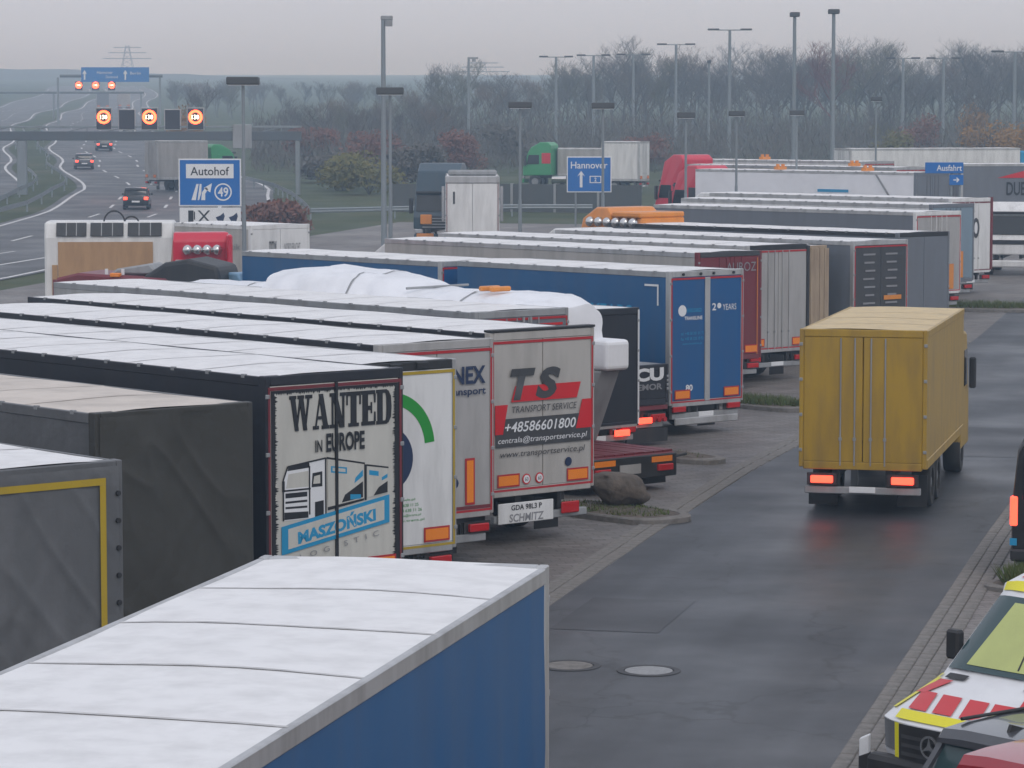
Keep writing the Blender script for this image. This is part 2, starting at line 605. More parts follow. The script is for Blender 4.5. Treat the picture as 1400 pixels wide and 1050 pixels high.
def trailer(label, loc, heading=HEAD, h=4.0, L=14.2, w=2.55, sill=.95, side=WHITE, roof=ROOFW, frame=ALU, door=BEIGE, rail=None,
            tape=RED, rear='doors', cat='trailer', name='semi_trailer', group='trailers parked in the slanted row', lights=True, under=True,
            plates=True, rods=True, ripple=.012, seed=0, axle=True, header=None, clips=True):
    rg = random.Random(seed or hash(label) % 9999 if False else sum(map(ord, label)))
    t = thing(name, label, cat, loc, heading, group)
    hw = w / 2
    rail = rail or frame
    ph1, ph2 = rg.uniform(0, 6), rg.uniform(0, 6)

    def wave(y, z):
        k = math.sin((z - sill) / (h - sill) * math.pi)
        return ripple * k * (math.sin(y * 4.6 + ph1) + .6 * math.sin(y * 11.3 + ph2 + z) + .5 * math.sin(z * 3 + y))

    def fold(u, v):
        e = math.sin(u * math.pi) ** .3 * math.sin(v * math.pi) ** .3
        a = mnoise.noise(Vector((u * 3 + v * 2.2 + ph1, v * .7, ph2)))
        b_ = mnoise.noise(Vector((u * 9 - v * 6 + ph1, (v + u) * 1.2, ph2 + 4)))
        c = 1 - abs(mnoise.noise(Vector((u * 5 + v * 4.5, (v - u) * .9, ph1 + 9))))
        return e * (.05 * a + .012 * b_ + .032 * c ** 6)
    top = h - .14
    # side walls
    MB().grid(lambda u, v: (-hw - .004 - wave(u * L, sill + .12 + v * (top - sill - .12)), .11 + u * (L - .11), sill + .12 + v * (top - sill - .12)), 70 if ripple else 4, 6).build('side_curtain', side, t, smooth=True)
    MB().grid(lambda u, v: (hw + .004 + wave(u * L, sill + .12 + v * (top - sill - .12)), .11 + u * (L - .11), sill + .12 + v * (top - sill - .12)), 24, 3).build('side_curtain', side, t, smooth=True)
    MB().box(-hw, hw, L - .05, L, sill, h - .05).build('front_wall', side, t)
    # roof sheet: camber, sag between bows
    ny = 44

    def rf(u, v):
        x = (u * 2 - 1) * (hw - .01)
        y = .0 + v * L
        z = h - .02 + .035 * (1 - (u * 2 - 1) ** 2) - .012 * abs(math.sin(y * math.pi / .9)) * (1 - abs(u * 2 - 1) ** 3) + .006 * math.sin(y * 1.7 + x * 3 + ph1)
        return x, y, z
    MB().grid(rf, 8, ny).build('roof', roof, t, smooth=True)
    sm = MB()
    for q in range(1, int(L / 1.8)):
        v0 = (q * 1.8 - .025) / L
        sm.grid(lambda u, v: tuple(a_ + b_ for a_, b_ in zip(rf(u, v0 + v * .05 / L), (0, 0, .0035))), 8, 1)
    tag(sm.build('roof_seams', SEAM if roof is ROOFW else roof, t), kind='stuff')
    for sx in (-1, 1):
        x0, x1 = sorted((sx * (hw - .05), sx * (hw + .018)))
        MB().box(x0, x1, .12, L, h - .15, h - .012).build('top_rail', rail, t, .01)
        MB().box(x0, x1, .12, L, sill - .06, sill + .13).build('bottom_rail', frame if frame is not BLACK else GREYM, t, .01)
    if clips:
        cl = MB()
        y = .5
        while y < L - .3:
            cl.box(-hw - .026, -hw + .03, y - .04, y + .04, h - .05, h + .004)
            y += .9
        tag(cl.build('rail_clips', GREYM, t), kind='stuff')
    # rear portal
    MB().box(-hw - .012, -hw + .075, -.045, .12, sill - .04, h).build('rear_post', frame, t, .012)
    MB().box(hw - .075, hw + .012, -.045, .12, sill - .04, h).build('rear_post', frame, t, .012)
    MB().box(-hw + .076, hw - .076, -.05, .12, h - .15, h - .002).build('rear_header', header or frame, t, .012)
    MB().box(-hw + .076, hw - .076, -.05, .12, sill - .08, sill + .07).build('rear_sill', frame, t, .012)
    if rear == 'doors':
        for s in (-1, 1):
            x0, x1 = sorted((s * .008, s * (hw - .078)))
            d = MB().box(x0, x1, -.04, .02, sill + .072, h - .152).build('door', door, t, .01)
            if rods:
                for k in (.14, .42):
                    MB().tube((s * (k + .02), -.055, sill + .0), (s * (k + .02), -.055, h - .17), .016, 6).build('lock_rod', GREYM if frame in (NAVYB, YELLOWT) else frame, d)
                    MB().box(s * (k + .02) - .03, s * (k + .02) + .03, -.075, -.045, sill + .5, sill + .56).build('lock_handle', GREYM, d)
            for k in range(4):
                put('hinge', HINGE, d, (s * (hw - .02), -.05, sill + .3 + k * (h - sill - .6) / 3))
    else:
        MB().grid(lambda u, v: (-hw + .05 + u * (w - .1), -.06 - .03 * math.sin(u * 3.14) - fold(u, v), sill + v * (h - .06 - sill)), 90, 70).build('rear_tarp', door, t, smooth=True)
    if tape:
        for poly in (rect(-hw + .03, hw - .03, h - .215, h - .165), rect(-hw + .03, hw - .03, sill + .02, sill + .06), rect(-hw + .03, -hw + .07, sill + .061, h - .216), rect(hw - .07, hw - .03, sill + .061, h - .216)):
            patch(t, 'reflective_tape', poly, tape, y=-.053)
    if plates:
        for s in (-1, 1):
            c = s * (hw - .42)
            p = patch(t, 'reflector_plate', rect(c - .27, c + .27, sill + .10, sill + .34), RED, y=-.060)
            patch(p, 'reflector_field', rect(c - .24, c + .24, sill + .13, sill + .31), ORANGE, y=-.064)
    if under:
        MB().box(-1.15, 1.15, .0, .12, .43, .57).build('bumper', GREYM, t, .015)
        for s in (-1, 1):
            MB().box(s * .55 - .06, s * .55 + .06, .05, L - .4, .75, sill - .07).build('chassis_beam', BLACK, t)
            MB().box(s * .5 - .05, s * .5 + .05, .06, .14, .58, sill - .08).build('bumper_bracket', BLACK, t)
            if lights:
                put('tail_light', TLIGHT, t, (s * .95, -.03, .68))
                MB().box(s * .95 - .3, s * .95 + .3, .011, .05, .58, .78).build('light_carrier', BLACK, t)
            put('mud_flap', FLAP, t, (s * (hw - .36), .9, .42))
            MB().box(s * .8 - .07, s * .8 + .07, L - 2.6, L - 2.45, .0, sill - .07).build('landing_leg', GREYM, t)
        put('number_plate', PLATE, t, (0, -.016, .52))
        if axle:
            for y in (2.0, 3.3, 4.6):
                for s in (-1, 1):
                    wheel(t, s * (hw - .24), y, .5)
    return t


def rearpos(px, py, h, heading=HEAD, w=2.55):
    return root_at_corner(px, py, h, w, heading)


# ------------------------------------------------------------------ cab-over tractor
def tractor(label, loc, heading, paint, name='truck_tractor', group=None, hgt=3.75, accent=None, tanks=0, lit=False, visor=True, chassis_len=3.6, deflector=True, cat='truck', front=True):
    t = thing(name, label, cat, loc, heading, group)
    # origin: middle of the cab's back wall on the ground, +y forward
    prof = [(0, 1.0), (0, hgt - .25), (.25, hgt), (.9, hgt), (1.65, hgt - .42), (1.9, 2.75), (2.2, 1.75), (2.28, 1.55), (2.28, .95)]
    k = [1, 1, .94, .9, .9, .97, 1, 1, 1]
    MB().prism_x(prof, -1.24, 1.24, k).build('cab_body', paint, t, .06, seg=2)
    MB().prism_x([(1.93, 2.68), (2.185, 1.86), (2.215, 1.86), (1.965, 2.70)], -1.1, 1.1).build('windscreen', GLASS, t, .01)
    for s in (-1, 1):
        x0, x1 = sorted((s * 1.21, s * 1.252))
        MB().prism_x([(.95, 1.85), (1.98, 1.85), (1.8, 2.6), (.95, 2.6)], x0, x1).build('side_window', GLASS, t, .01)
        x0, x1 = sorted((s * 1.0, s * 1.256))
        MB().box(x0, x1, .02, .75, 1.9, 2.75).build('side_panel', accent or paint, t, .03)
        mr = MB().box(*sorted((s * 1.3, s * 1.5)), 1.95, 2.1, 1.75, 2.55).build('mirror', BLACK, t, .03)
        MB().tube((s * 1.2, 2.0, 2.5), (s * 1.4, 2.02, 2.5), .025, 6).build('mirror_arm', BLACK, mr)
        MB().box(s * .95 - .22, s * .95 + .22, 2.2, 2.33, .72, .94).build('headlight', HEADON if lit else CHROME, t, .03)
        wheel(t, s * 1.03, 1.3, .5)
        wheel(t, s * 1.0, -2.0, .5)
        MB().tube((s * 1.0, -1.25, .68), (s * 1.0, -.1, .68), .3, 14).build('fuel_tank', CHROME, t)
        MB().loft([[(s * .8, -2.0 + .62 * math.cos(a), .5 + .62 * math.sin(a)), (s * 1.22, -2.0 + .62 * math.cos(a), .5 + .62 * math.sin(a)), (s * 1.22, -2.0 + .58 * math.cos(a), .5 + .58 * math.sin(a)), (s * .8, -2.0 + .58 * math.cos(a), .5 + .58 * math.sin(a))] for a in [math.pi * i / 10 for i in range(11)]]).build('fender', BLACK, t)
        MB().box(s * .42 - .05, s * .42 + .05, -chassis_len + .6, 1.6, .75, .98).build('chassis_beam', BLACK, t)
        MB().tube((s * 1.13, 1.28, .96), (s * 1.13, .75, 1.5), .0, 3)
    MB().box(-1.2, 1.2, 2.2, 2.36, .38, .70).build('bumper', paint, t, .05)
    gr = MB().box(-.8, .8, 2.26, 2.32, .96 if front else 1.42, 1.62).build('grille', BLACK, t, .02)
    for i in range(4 if front else 0):
        MB().box(-.75, .75, 2.32, 2.345, 1.02 + i * .15, 1.08 + i * .15).build('grille_bar', GREYM, gr)
    if visor:
        MB().box(-1.12, 1.12, 1.86, 2.14, 2.78, 2.9).build('sun_visor', BLACK if paint is not BLACK else GREYM, t, .03)
    for i in range(tanks):
        f = (i - (tanks - 1) / 2)
        e = MB()
        cx, cy, cz, r = -1.02 + 0 * f, 0, 0, .17
        e.loft([[(.17 * math.sin(a) * math.cos(b), .17 * math.sin(a) * math.sin(b), .17 * math.cos(a)) for b in [2 * math.pi * j / 12 for j in range(12)]] for a in [.02 + (math.pi - .04) * i2 / 8 for i2 in range(9)]])
        e.build('silver_lamp', CHROME, t, smooth=True, loc=(f * .42, -.14, hgt - .55))
    return t


def attach(trl_loc, heading, L, label, paint, **kw):
    u = Vector((-math.sin(heading), math.cos(heading), 0))
    p = trl_loc + u * (L + .75)
    p.z = g(p.y)
    return tractor(label, p, heading, paint, **kw)


# ------------------------------------------------------------------ the setting
def sheet(name, fn, nu, nv, m, kind='structure', label=None, cat=None):
    o = MB().grid(fn, nu, nv).build(name, m)
    return tag(o, label, cat, kind=kind)


ys = [-60, 0, 30, 80, 92, 105, 118, 130, 140, 150, 160, 170, 185, 200, 220, 240, 270, 300, 360, 420, 480, 590, 700, 850, 1000, 1500, 2400]
gb = MB()
vs = []
for y in ys:
    for i in range(25):
        vs.append((-800 + i * 75, y, g(y) - .03))
gb.add(vs, [(j * 25 + i, j * 25 + i + 1, (j + 1) * 25 + i + 1, (j + 1) * 25 + i) for j in range(len(ys) - 1) for i in range(24)])
tag(gb.build('ground', GRASSM), kind='structure')

GTS = [10 + i * 4 for i in range(40)]
sheet('truck_park_pavement', lambda u, v: road(-52 + v * 175, -42.55 + u * 42.55, .002), 12, 70, PAVE)
sheet('service_road', lambda u, v: road(-56 + v * 210, -.0 + u * 6.1, .004), 6, 84, ASPH)
PATCHM = ground_mat('asphalt_repair', (.040, .043, .050), (.060, .064, .072), .8, .55, .3)
sheet('asphalt_patch', lambda u, v: road(14 + v * 7, 3.1 + u * 2.95, .009), 2, 6, PATCHM)
sheet('asphalt_patch', lambda u, v: road(-12 + v * 3.2, .5 + u * 1.7, .009), 2, 3, PATCHM)
sheet('car_park_pavement', lambda u, v: road(-56 + v * 150, 6.1 + u * 26.6, .03), 6, 60, PAVE)

# gutter and kerb stones, one object each
gut = tag(thing('gutter', 'x', 'x', (0, 0, 0)), kind='structure')
for k in ('label', 'category'):
    del gut[k]
STONE = MB().box(-.13, .13, -.485, .485, -.05, 0.012).mesh('gutter_stone', CONC, .012)
STONE2 = MB().box(-.098, .098, -.485, .485, -.05, 0.05).mesh('kerb_stone', CONC, .015)
rs = random.Random(4)
for i in range(95):
    s = -46 + i
    for row, t in enumerate((-.42, -.14)):
        p = road(s + .5 * row, t, .010 + rs.uniform(-.004, .006))
        put('gutter_stone', STONE, gut, p, -RD + rs.uniform(-.01, .01))
krb = thing('kerb', 'x', 'x', (0, 0, 0))
for k in ('label', 'category'):
    del krb[k]
tag(krb, kind='structure')
for i in range(80):
    s = -46 + i
    for row, t in enumerate((6.21, 6.42, 6.63)):
        p = road(s + .33 * row, t, .004 + (0, .006, .012)[row] + rs.uniform(-.004, .004))
        put('kerb_stone', STONE2, krb, p, -RD + rs.uniform(-.008, .008))


# kerbed planting islands between the bays
def tufts(n, w, l, hgt, rg, z0=.1):
    b = MB()
    for _ in range(n):
        a = rg.uniform(0, 6.28)
        r = math.sqrt(rg.random())
        x, y = math.cos(a) * r * w / 2, math.sin(a) * r * l / 2
        q = rg.uniform(0, 3.14)
        hh = hgt * rg.uniform(.4, 1.1)
        dx, dy = .02 * math.cos(q), .02 * math.sin(q)
        lx, ly = rg.uniform(-.6, .6) * hh, rg.uniform(-.6, .6) * hh
        b.add([(x - dx, y - dy, z0), (x + dx, y + dy, z0), (x + lx, y + ly, z0 + hh)], [(0, 1, 2)])
    return b


def island(label, p, w, l, heading, grass, hg, group='kerbed planting islands'):
    t = thing('planting_island', label, 'island', p, heading, group)
    n = 28
    ring = []
    for k in range(n):
        a = 2 * math.pi * k / n
        c, s = math.cos(a), math.sin(a)
        ring.append((w / 2 * math.copysign(abs(c) ** .6, c), l / 2 * math.copysign(abs(s) ** .6, s)))
    MB().loft([[(x, y, -.03) for x, y in ring], [(x, y, .10) for x, y in ring], [(x * .97, y * .97, .13) for x, y in ring], [(x * .86, y * .86, .12) for x, y in ring]], caps=False).build('kerb_ring', CONC, t)
    rg = random.Random(int(w * 100) + int(p.x * 10))
    MB().loft([[(x * .87, y * .87, .105 + rg.uniform(-.01, .02)) for x, y in ring], [(x * .5, y * .5, .14 + rg.uniform(-.02, .03)) for x, y in ring], [(x * .02, y * .02, .15) for x, y in ring]], caps=True).build('soil', ROCK, t)
    if grass:
        tag(tufts(grass, w * .8, l * .8, hg, rg).build('grass', LEAFG, t), kind='stuff')
    return t


ip = at(838, 704)
island('oval kerbed island with dry grass under the leaning boulder', ip, 1.7, 3.6, HEAD, 1500, .10)
ip2 = at(1015, 610)
island('pale bare kerb island between red low loader and blue trailer', at(925, 628) + Vector((-.6, .7, 0)), 1.2, 4.6, HEAD, 200, .10)
island('grassy island behind the blue trailer doors', at(1040, 556), 1.6, 3.6, HEAD, 2000, .24)
island('far grassy strip island beside the slate grey trailer', at(1350, 424), 2.2, 4.5, rad(75), 2000, .3)
island('kerbed green island in front of the black van', at(1376, 804) + Vector((.75, .2, 0)), 1.2, 2.6, rad(-50), 2600, .34)

# boulder
rb = bmesh.new()
bmesh.ops.create_icosphere(rb, subdivisions=4, radius=1)
rgn = random.Random(8)
for v in rb.verts:
    p = v.co.copy()
    k = 1 + .28 * mnoise.noise(p * 1.3 + Vector((3, 1, 7))) + .09 * mnoise.noise(p * 4)
    v.co = Vector((p.x * .58 * k, p.y * .42 * k, p.z * .36 * k))
    v.co.z += -.24 * v.co.x
    if v.co.z > .23:
        v.co.z = .23 + (v.co.z - .23) * .35
me = bpy.data.meshes.new('boulder')
rb.to_mesh(me)
rb.free()
me.shade_smooth()
me.materials.append(ROCK)
bp = at(848, 702)
tag(put('boulder', me, None, bp + Vector((0, .3, .50)), .1), 'big brown leaning boulder on the kerbed island by the road', 'boulder')


# manhole covers
def manhole(label, px, py, m):
    p = at(px, py, 0)
    t = thing('manhole_cover', label, 'manhole', p + Vector((0, 0, .006)), 0, 'manhole covers in the service road')
    n = 32
    MB().loft([[(.46 * math.cos(a), .46 * math.sin(a), 0) for a in [2 * math.pi * i / n for i in range(n)]], [(.45 * math.cos(a), .45 * math.sin(a), .012) for a in [2 * math.pi * i / n for i in range(n)]], [(.36 * math.cos(a), .36 * math.sin(a), .012) for a in [2 * math.pi * i / n for i in range(n)]], [(.355 * math.cos(a), .355 * math.sin(a), .002) for a in [2 * math.pi * i / n for i in range(n)]]], caps=False).build('frame_ring', BLACK, t)
    MB().tube((0, 0, -.01), (0, 0, .011), .34, n).build('lid', m, t)
    return t


manhole('pale round manhole cover in the middle of the road', 887, 918, IRON)
manhole('darker round manhole cover left of the pale one', 778, 911, CONC)

# ------------------------------------------------------------------ motorway
MS = [(0, 120), (0, 1000)]


def ground_px(px, py):
    return at(px, py)


# carriageway as a sheet in world space, following the bends seen from the bridge
def mid(y):
    pts = [(100, -42), (140, -31), (168, -24.5), (200, -24.5), (240, -27.5), (300, -38), (360, -48), (480, -66), (620, -83), (800, -102), (1200, -150)]
    for i in range(len(pts) - 1):
        if y <= pts[i + 1][0]:
            f = (y - pts[i][0]) / (pts[i + 1][0] - pts[i][0])
            f2 = f * f * (3 - 2 * f) * .4 + f * .6
            return pts[i][1] + (pts[i + 1][1] - pts[i][1]) * f2
    return pts[-1][1]


def mway(y, t, dz=0.0):
    return Vector((mid(y) + t, y, g(y) + dz))


def msheet(name, t0, t1, y0, y1, m, dz, n=90):
    return tag(MB().grid(lambda u, v: tuple(mway(y0 + v * (y1 - y0), t0 + u * (t1 - t0), dz)), 3, n).build(name, m), kind='structure')


msheet('motorway', -6.5, 9.0, 100, 1150, MASPH, .004, 160)
msheet('oncoming_carriageway', -25, -10.5, 100, 1150, MASPH, .004, 160)
for t, nm in ((-5.9, 'edge_line'), (5.2, 'edge_line'), (-11.1, 'edge_line'), (-24.2, 'edge_line'), (8.6, 'edge_line')):
    msheet(nm, t - .12, t + .12, 100, 1000, PAINT, .010, 140)
ml = MB()
for t in (-2.2, 1.5, -15, -19):
    y = 110
    while y < 700:
        ml.add([mway(y, t - .1, .011), mway(y, t + .1, .011), mway(y + 5, t + .1, .011), mway(y + 5, t - .1, .011)], [(0, 1, 2, 3)])
        y += 14
tag(ml.build('lane_dashes', PAINT), kind='structure')


def guardrail(label, pts, name='guard_rail', group='steel guard rails along the motorway', step=4.0, post=GALV):
    t = thing(name, label, 'guard rail', pts[0], 0, group)
    o = Vector(pts[0])
    rb_ = MB()
    rb_.loft([[p - o + Vector((0, dx, dz)) for dx, dz in ((-.06, .45), (-.1, .52), (-.06, .6), (-.1, .68), (-.06, .75), (.0, .75), (.0, .45))] for p in map(Vector, pts)])
    rb_.build('rail_beam', post, t)
    for a, b in zip(pts, pts[1:]):
        a, b = Vector(a), Vector(b)
        n = max(1, int((b - a).length / step))
        for i in range(n):
            p = a + (b - a) * (i / n) - o
            MB().box(-.05, .05, 0, .1, -.05, .62).build('rail_post', post, t, loc=p)
    return t


def mrail(label, t, y0, y1, n):
    guardrail(label, [mway(y0 + (y1 - y0) * i / n, t) for i in range(n + 1)], step=9)


mrail('galvanised guard rail on the motorway median, nearer strip', -7.3, 130, 420, 24)
mrail('galvanised guard rail beside the oncoming carriageway', -9.7, 130, 420, 24)
guardrail('grey guard rail across the grass in front of the barrier wall', [Vector((X(px, d), d, g(d))) for px, d in ((425, 190), (540, 193), (700, 196), (810, 196))], step=3)
guardrail('guard rail curving past the russet hedge below the gantry', [Vector((X(px, d), d, g(d))) for px, d in ((335, 250), (375, 235), (400, 218), (415, 203), (424, 192))], step=4)

# ------------------------------------------------------------------ trailers of the row, near to far
def T(label, px, py, h, **kw):
    loc = rearpos(px, py, h)
    return trailer(label, loc, h=h, **kw), loc


# grey tarpaulin trailer, front left
ta, la = T('light grey tarp trailer with yellow border lines at the left edge', 163, 628, 4.0, side=GREYT, door=GREYT, frame=GREYT, rail=GREYT, rear='tarp', tape=None, plates=False, ripple=.03, sill=.9)
for poly in (rect(-1.26, 1.02, 3.74, 3.82), rect(.94, 1.02, 1.0, 3.739)):
    MB().grid(lambda u, v, q=poly: (q[0][0] + u * (q[1][0] - q[0][0]), -.112, q[0][1] + v * (q[2][1] - q[0][1])), 8, 2).build('yellow_stripe', YELLOWL, ta)
for k in range(9):
    MB().tube((1.2, -.10, 1.15 + k * .31), (1.2, -.055, 1.15 + k * .31), .03, 10).build('tarp_eyelet', BLACK, ta)
tb, lb = T('dark grey tarp trailer with cream roof next to the poster trailer', 342, 549, 3.95, side=GREYT, door=DARKT, frame=DARKT, rail=GREYT, roof=ROOFB, rear='tarp', tape=None, plates=False, ripple=.03, sill=.85)

# poster trailer -------------------------------------------------------------
tc_, lc = T('black trailer with western WANTED poster printed on the rear doors', 548, 502, 4.1, side=NAVYB, door=CREAM, frame=NAVYB, rail=NAVYB, tape=DRED, rods=False, sill=.95)
W2, ZT, ZB = 1.13, 3.78, 1.35
pg = random.Random(3)


def zp(z):
    q = [(1.0, 1.44), (1.5, 2.02), (2.54, 2.85), (2.82, 3.20), (2.92, 3.27), (3.62, 3.79), (3.9, 3.95)]
    for i in range(len(q) - 1):
        if z <= q[i + 1][0]:
            return q[i][1] + (q[i + 1][1] - q[i][1]) * (z - q[i][0]) / (q[i + 1][0] - q[i][0])
    return z


# ragged dark edge of the poster: torn border teeth
edge = MB()
for sgn in (-1, 1):
    z = ZB - .3
    while z < ZT:
        hh = pg.uniform(.015, .06)
        dd = pg.uniform(.015, .075)
        x = sgn * 1.13
        edge.prism_y([(x, z), (x - sgn * dd, z + hh * .5), (x, z + hh)], -.049, -.046)
        z += hh * .8
x = -1.1
while x < 1.1:
    ww = pg.uniform(.02, .07)
    edge.prism_y([(x, ZT + .07), (x + ww / 2, ZT + .07 - pg.uniform(.01, .05)), (x + ww, ZT + .07)], -.049, -.046)
    x += ww * .8
tag(edge.build('torn_border', INK, tc_), kind='stuff')
patch(tc_, 'poster_edge', rect(-1.19, 1.19, 3.84, 3.88), INK, y=-.047)
patch(tc_, 'poster_edge', rect(-1.19, -1.125, 1.06, 3.839), INK, y=-.047)
patch(tc_, 'poster_edge', rect(1.125, 1.19, 1.06, 3.839), INK, y=-.047)
MB().box(-.022, .022, -.075, -.04, 1.0, 3.95).build('centre_seal', INK, tc_)
# slab letters
GL = {
    'W': [[(.0, .9), (.3, .9), (.3, 1), (0, 1)], [(.36, .9), (.64, .9), (.64, 1), (.36, 1)], [(.7, .9), (1, .9), (1, 1), (.7, 1)],
          [(.05, .95), (.25, .95), (.40, 0), (.24, 0)], [(.44, .95), (.52, .95), (.34, 0), (.28, 0)], [(.42, .95), (.60, .95), (.77, 0), (.61, 0)], [(.80, .95), (.88, .95), (.71, 0), (.65, 0)]],
    'A': [[(0, 0), (.36, 0), (.36, .1), (0, .1)], [(.54, 0), (1, 0), (1, .1), (.54, .1)], [(.36, 1), (.62, 1), (.94, .04), (.64, .04)], [(.40, .95), (.48, .95), (.21, .04), (.12, .04)], [(.22, .28), (.72, .28), (.72, .37), (.22, .37)]],
    'N': [[(0, 0), (.36, 0), (.36, .1), (0, .1)], [(0, .9), (.4, .9), (.4, 1), (0, 1)], [(.64, .9), (1, .9), (1, 1), (.64, 1)], [(.12, .05), (.22, .05), (.22, .95), (.12, .95)], [(.12, 1), (.42, 1), (.90, 0), (.60, 0)], [(.78, .0), (.90, .0), (.90, .95), (.78, .95)]],
    'T': [[(.3, .05), (.7, .05), (.7, 1), (.3, 1)], [(.14, 0), (.86, 0), (.86, .1), (.14, .1)], [(0, .88), (1, .88), (1, 1), (0, 1)], [(0, .62), (.09, .62), (.09, .9), (0, .9)], [(.91, .62), (1, .62), (1, .9), (.91, .9)]],
    'E': [[(.08, .02), (.46, .02), (.46, .98), (.08, .98)], [(0, 0), (.96, 0), (.96, .11), (0, .11)], [(0, .89), (.96, .89), (.96, 1), (0, 1)], [(.46, .44), (.7, .44), (.7, .56), (.46, .56)], [(.87, .1), (1, .1), (.98, .38), (.9, .38)], [(.87, .9), (1, .9), (.98, .64), (.9, .64)], [(.66, .34), (.74, .34), (.74, .66), (.66, .66)]],
    'D': [[(.08, .02), (.42, .02), (.42, .98), (.08, .98)], [(0, 0), (.7, 0), (.7, .1), (0, .1)], [(0, .9), (.7, .9), (.7, 1), (0, 1)], [(.62, 0), (.80, .04), (.96, .2), (1, .5), (.96, .8), (.80, .96), (.62, 1), (.62, .9), (.66, .8), (.68, .5), (.66, .2), (.62, .1)]],
}
x = -.86
for i, ch in enumerate('WANTED'):
    wd = {'W': .42, 'A': .30, 'N': .30, 'T': .27, 'E': .27, 'D': .29}[ch]
    b = MB()
    for k, poly in enumerate(GL[ch]):
        b.prism_y([(x + p[0] * wd, 3.27 + p[1] * .52) for p in poly], -.0545 - k * .0008, -.046)
    b.build('lettering', INK, tc_)
    x += wd + .012
letter(tc_, 'IN', -.33, 3.02, .13, .18, INK, bold=.02)
letter(tc_, 'EUROPE', .17, 3.06, .72, .28, INK, bold=.035)
# printed lorry drawing
DR = [('g', [(-.98, 1.45), (-.98, 2.18), (-.90, 2.42), (-.20, 2.50), (-.20, 1.45)]), ('w', [(-.93, 2.02), (-.88, 2.28), (-.52, 2.31), (-.50, 2.02)]), ('k', [(-.90, 2.34), (-.88, 2.42), (-.50, 2.46), (-.49, 2.37)]),
      ('k', [(-.96, 1.46), (-.96, 1.58), (-.52, 1.56), (-.52, 1.46)]), ('k', [(-.94, 1.64), (-.94, 1.68), (-.54, 1.67), (-.54, 1.63)]), ('k', [(-.94, 1.74), (-.94, 1.78), (-.54, 1.78), (-.54, 1.74)]), ('k', [(-.94, 1.84), (-.94, 1.93), (-.54, 1.93), (-.54, 1.84)]),
      ('k', [(-.46, 2.0), (-.44, 2.26), (-.26, 2.28), (-.26, 2.0)]), ('w', [(-.43, 2.06), (-.41, 2.2), (-.30, 2.22), (-.30, 2.06)]),
      ('w', [(-.16, 1.60), (-.16, 2.50), (.52, 2.34), (.52, 1.70)]), ('k', [(-.18, 2.50), (-.18, 2.54), (.54, 2.37), (.54, 2.34)]), ('k', [(-.16, 1.54), (-.16, 1.60), (.52, 1.70), (.52, 1.66)]), ('w', [(.58, 1.70), (.58, 2.30), (.98, 2.22), (.98, 1.76)]), ('k', [(.57, 2.30), (.57, 2.335), (.99, 2.25), (.99, 2.22)]), ('k', [(.53, 1.66), (.53, 2.34), (.57, 2.33), (.57, 1.66)]),
      ('c', [(-.10, 2.24), (-.10, 2.36), (.20, 2.31), (.20, 2.19)]), ('w', [(-.07, 2.265), (-.07, 2.33), (.17, 2.285), (.17, 2.225)]), ('c', [(.34, 2.0), (.36, 2.10), (.50, 2.24), (.50, 2.12)]), ('c', [(.62, 2.13), (.62, 2.22), (.80, 2.18), (.80, 2.09)]), ('c', [(.86, 2.0), (.86, 2.06), (.97, 2.12), (.97, 2.05)]),
      ('k', [(.10, 1.66), (.16, 1.80), (.50, 2.02), (.50, 1.72)]), ('k', [(.70, 1.73), (.80, 1.88), (.97, 1.98), (.97, 1.77)]), ('c', [(.26, 1.70), (.26, 1.80), (.46, 1.78), (.46, 1.70)]), ('k', [(-.40, 1.44), (-.40, 1.72), (-.24, 1.74), (-.24, 1.44)]), ('k', [(-1.0, 1.96), (-1.0, 2.16), (-.955, 2.16), (-.955, 1.96)])]
for k, (c, poly) in enumerate(DR):
    patch(tc_, 'printed_lorry', [(p[0], zp(p[1])) for p in poly], {'g': WPRINT, 'w': CREAM, 'k': INK, 'c': CYAN}[c], y=-.0472 - k * .0003, th=.0025)
for a, b_ in [((-.98, 1.45), (-.98, 2.18)), ((-.98, 2.18), (-.90, 2.42)), ((-.90, 2.42), (-.20, 2.52)), ((-.20, 2.52), (-.20, 1.45)), ((-.50, 1.5), (-.50, 2.4)), ((-.98, 1.98), (-.48, 1.98))]:
    a, b_ = (a[0], zp(a[1])), (b_[0], zp(b_[1]))
    d = Vector((b_[0] - a[0], b_[1] - a[1])).normalized() * .012
    patch(tc_, 'printed_outline', [(a[0] - d.y, a[1] + d.x), (b_[0] - d.y, b_[1] + d.x), (b_[0] + d.y, b_[1] - d.x), (a[0] + d.y, a[1] - d.x)], INK, y=-.0558, th=.003)
# slanted name banner


def slant(x, z, k=.16):
    return x, z + x * k


patch(tc_, 'name_banner', [slant(-1.02, 1.62), slant(1.0, 1.62), slant(1.0, 2.04), slant(-1.02, 2.04)], CYAN, y=-.0585)
patch(tc_, 'name_banner_field', [slant(-.90, 1.68), slant(.90, 1.68), slant(.90, 1.98), slant(-.90, 1.98)], CREAM, y=-.0605)
letter(tc_, 'MASZOŃSKI', 0, 1.83, 1.5, .24, CYAN, y=-.0625, bold=.05, shear=.1, rot=math.atan(.16))
letter(tc_, 'LOGISTIC', .05, 1.52, 1.5, .08, GPRINT, y=-.064, spacing=2.2, rot=math.atan(.16))
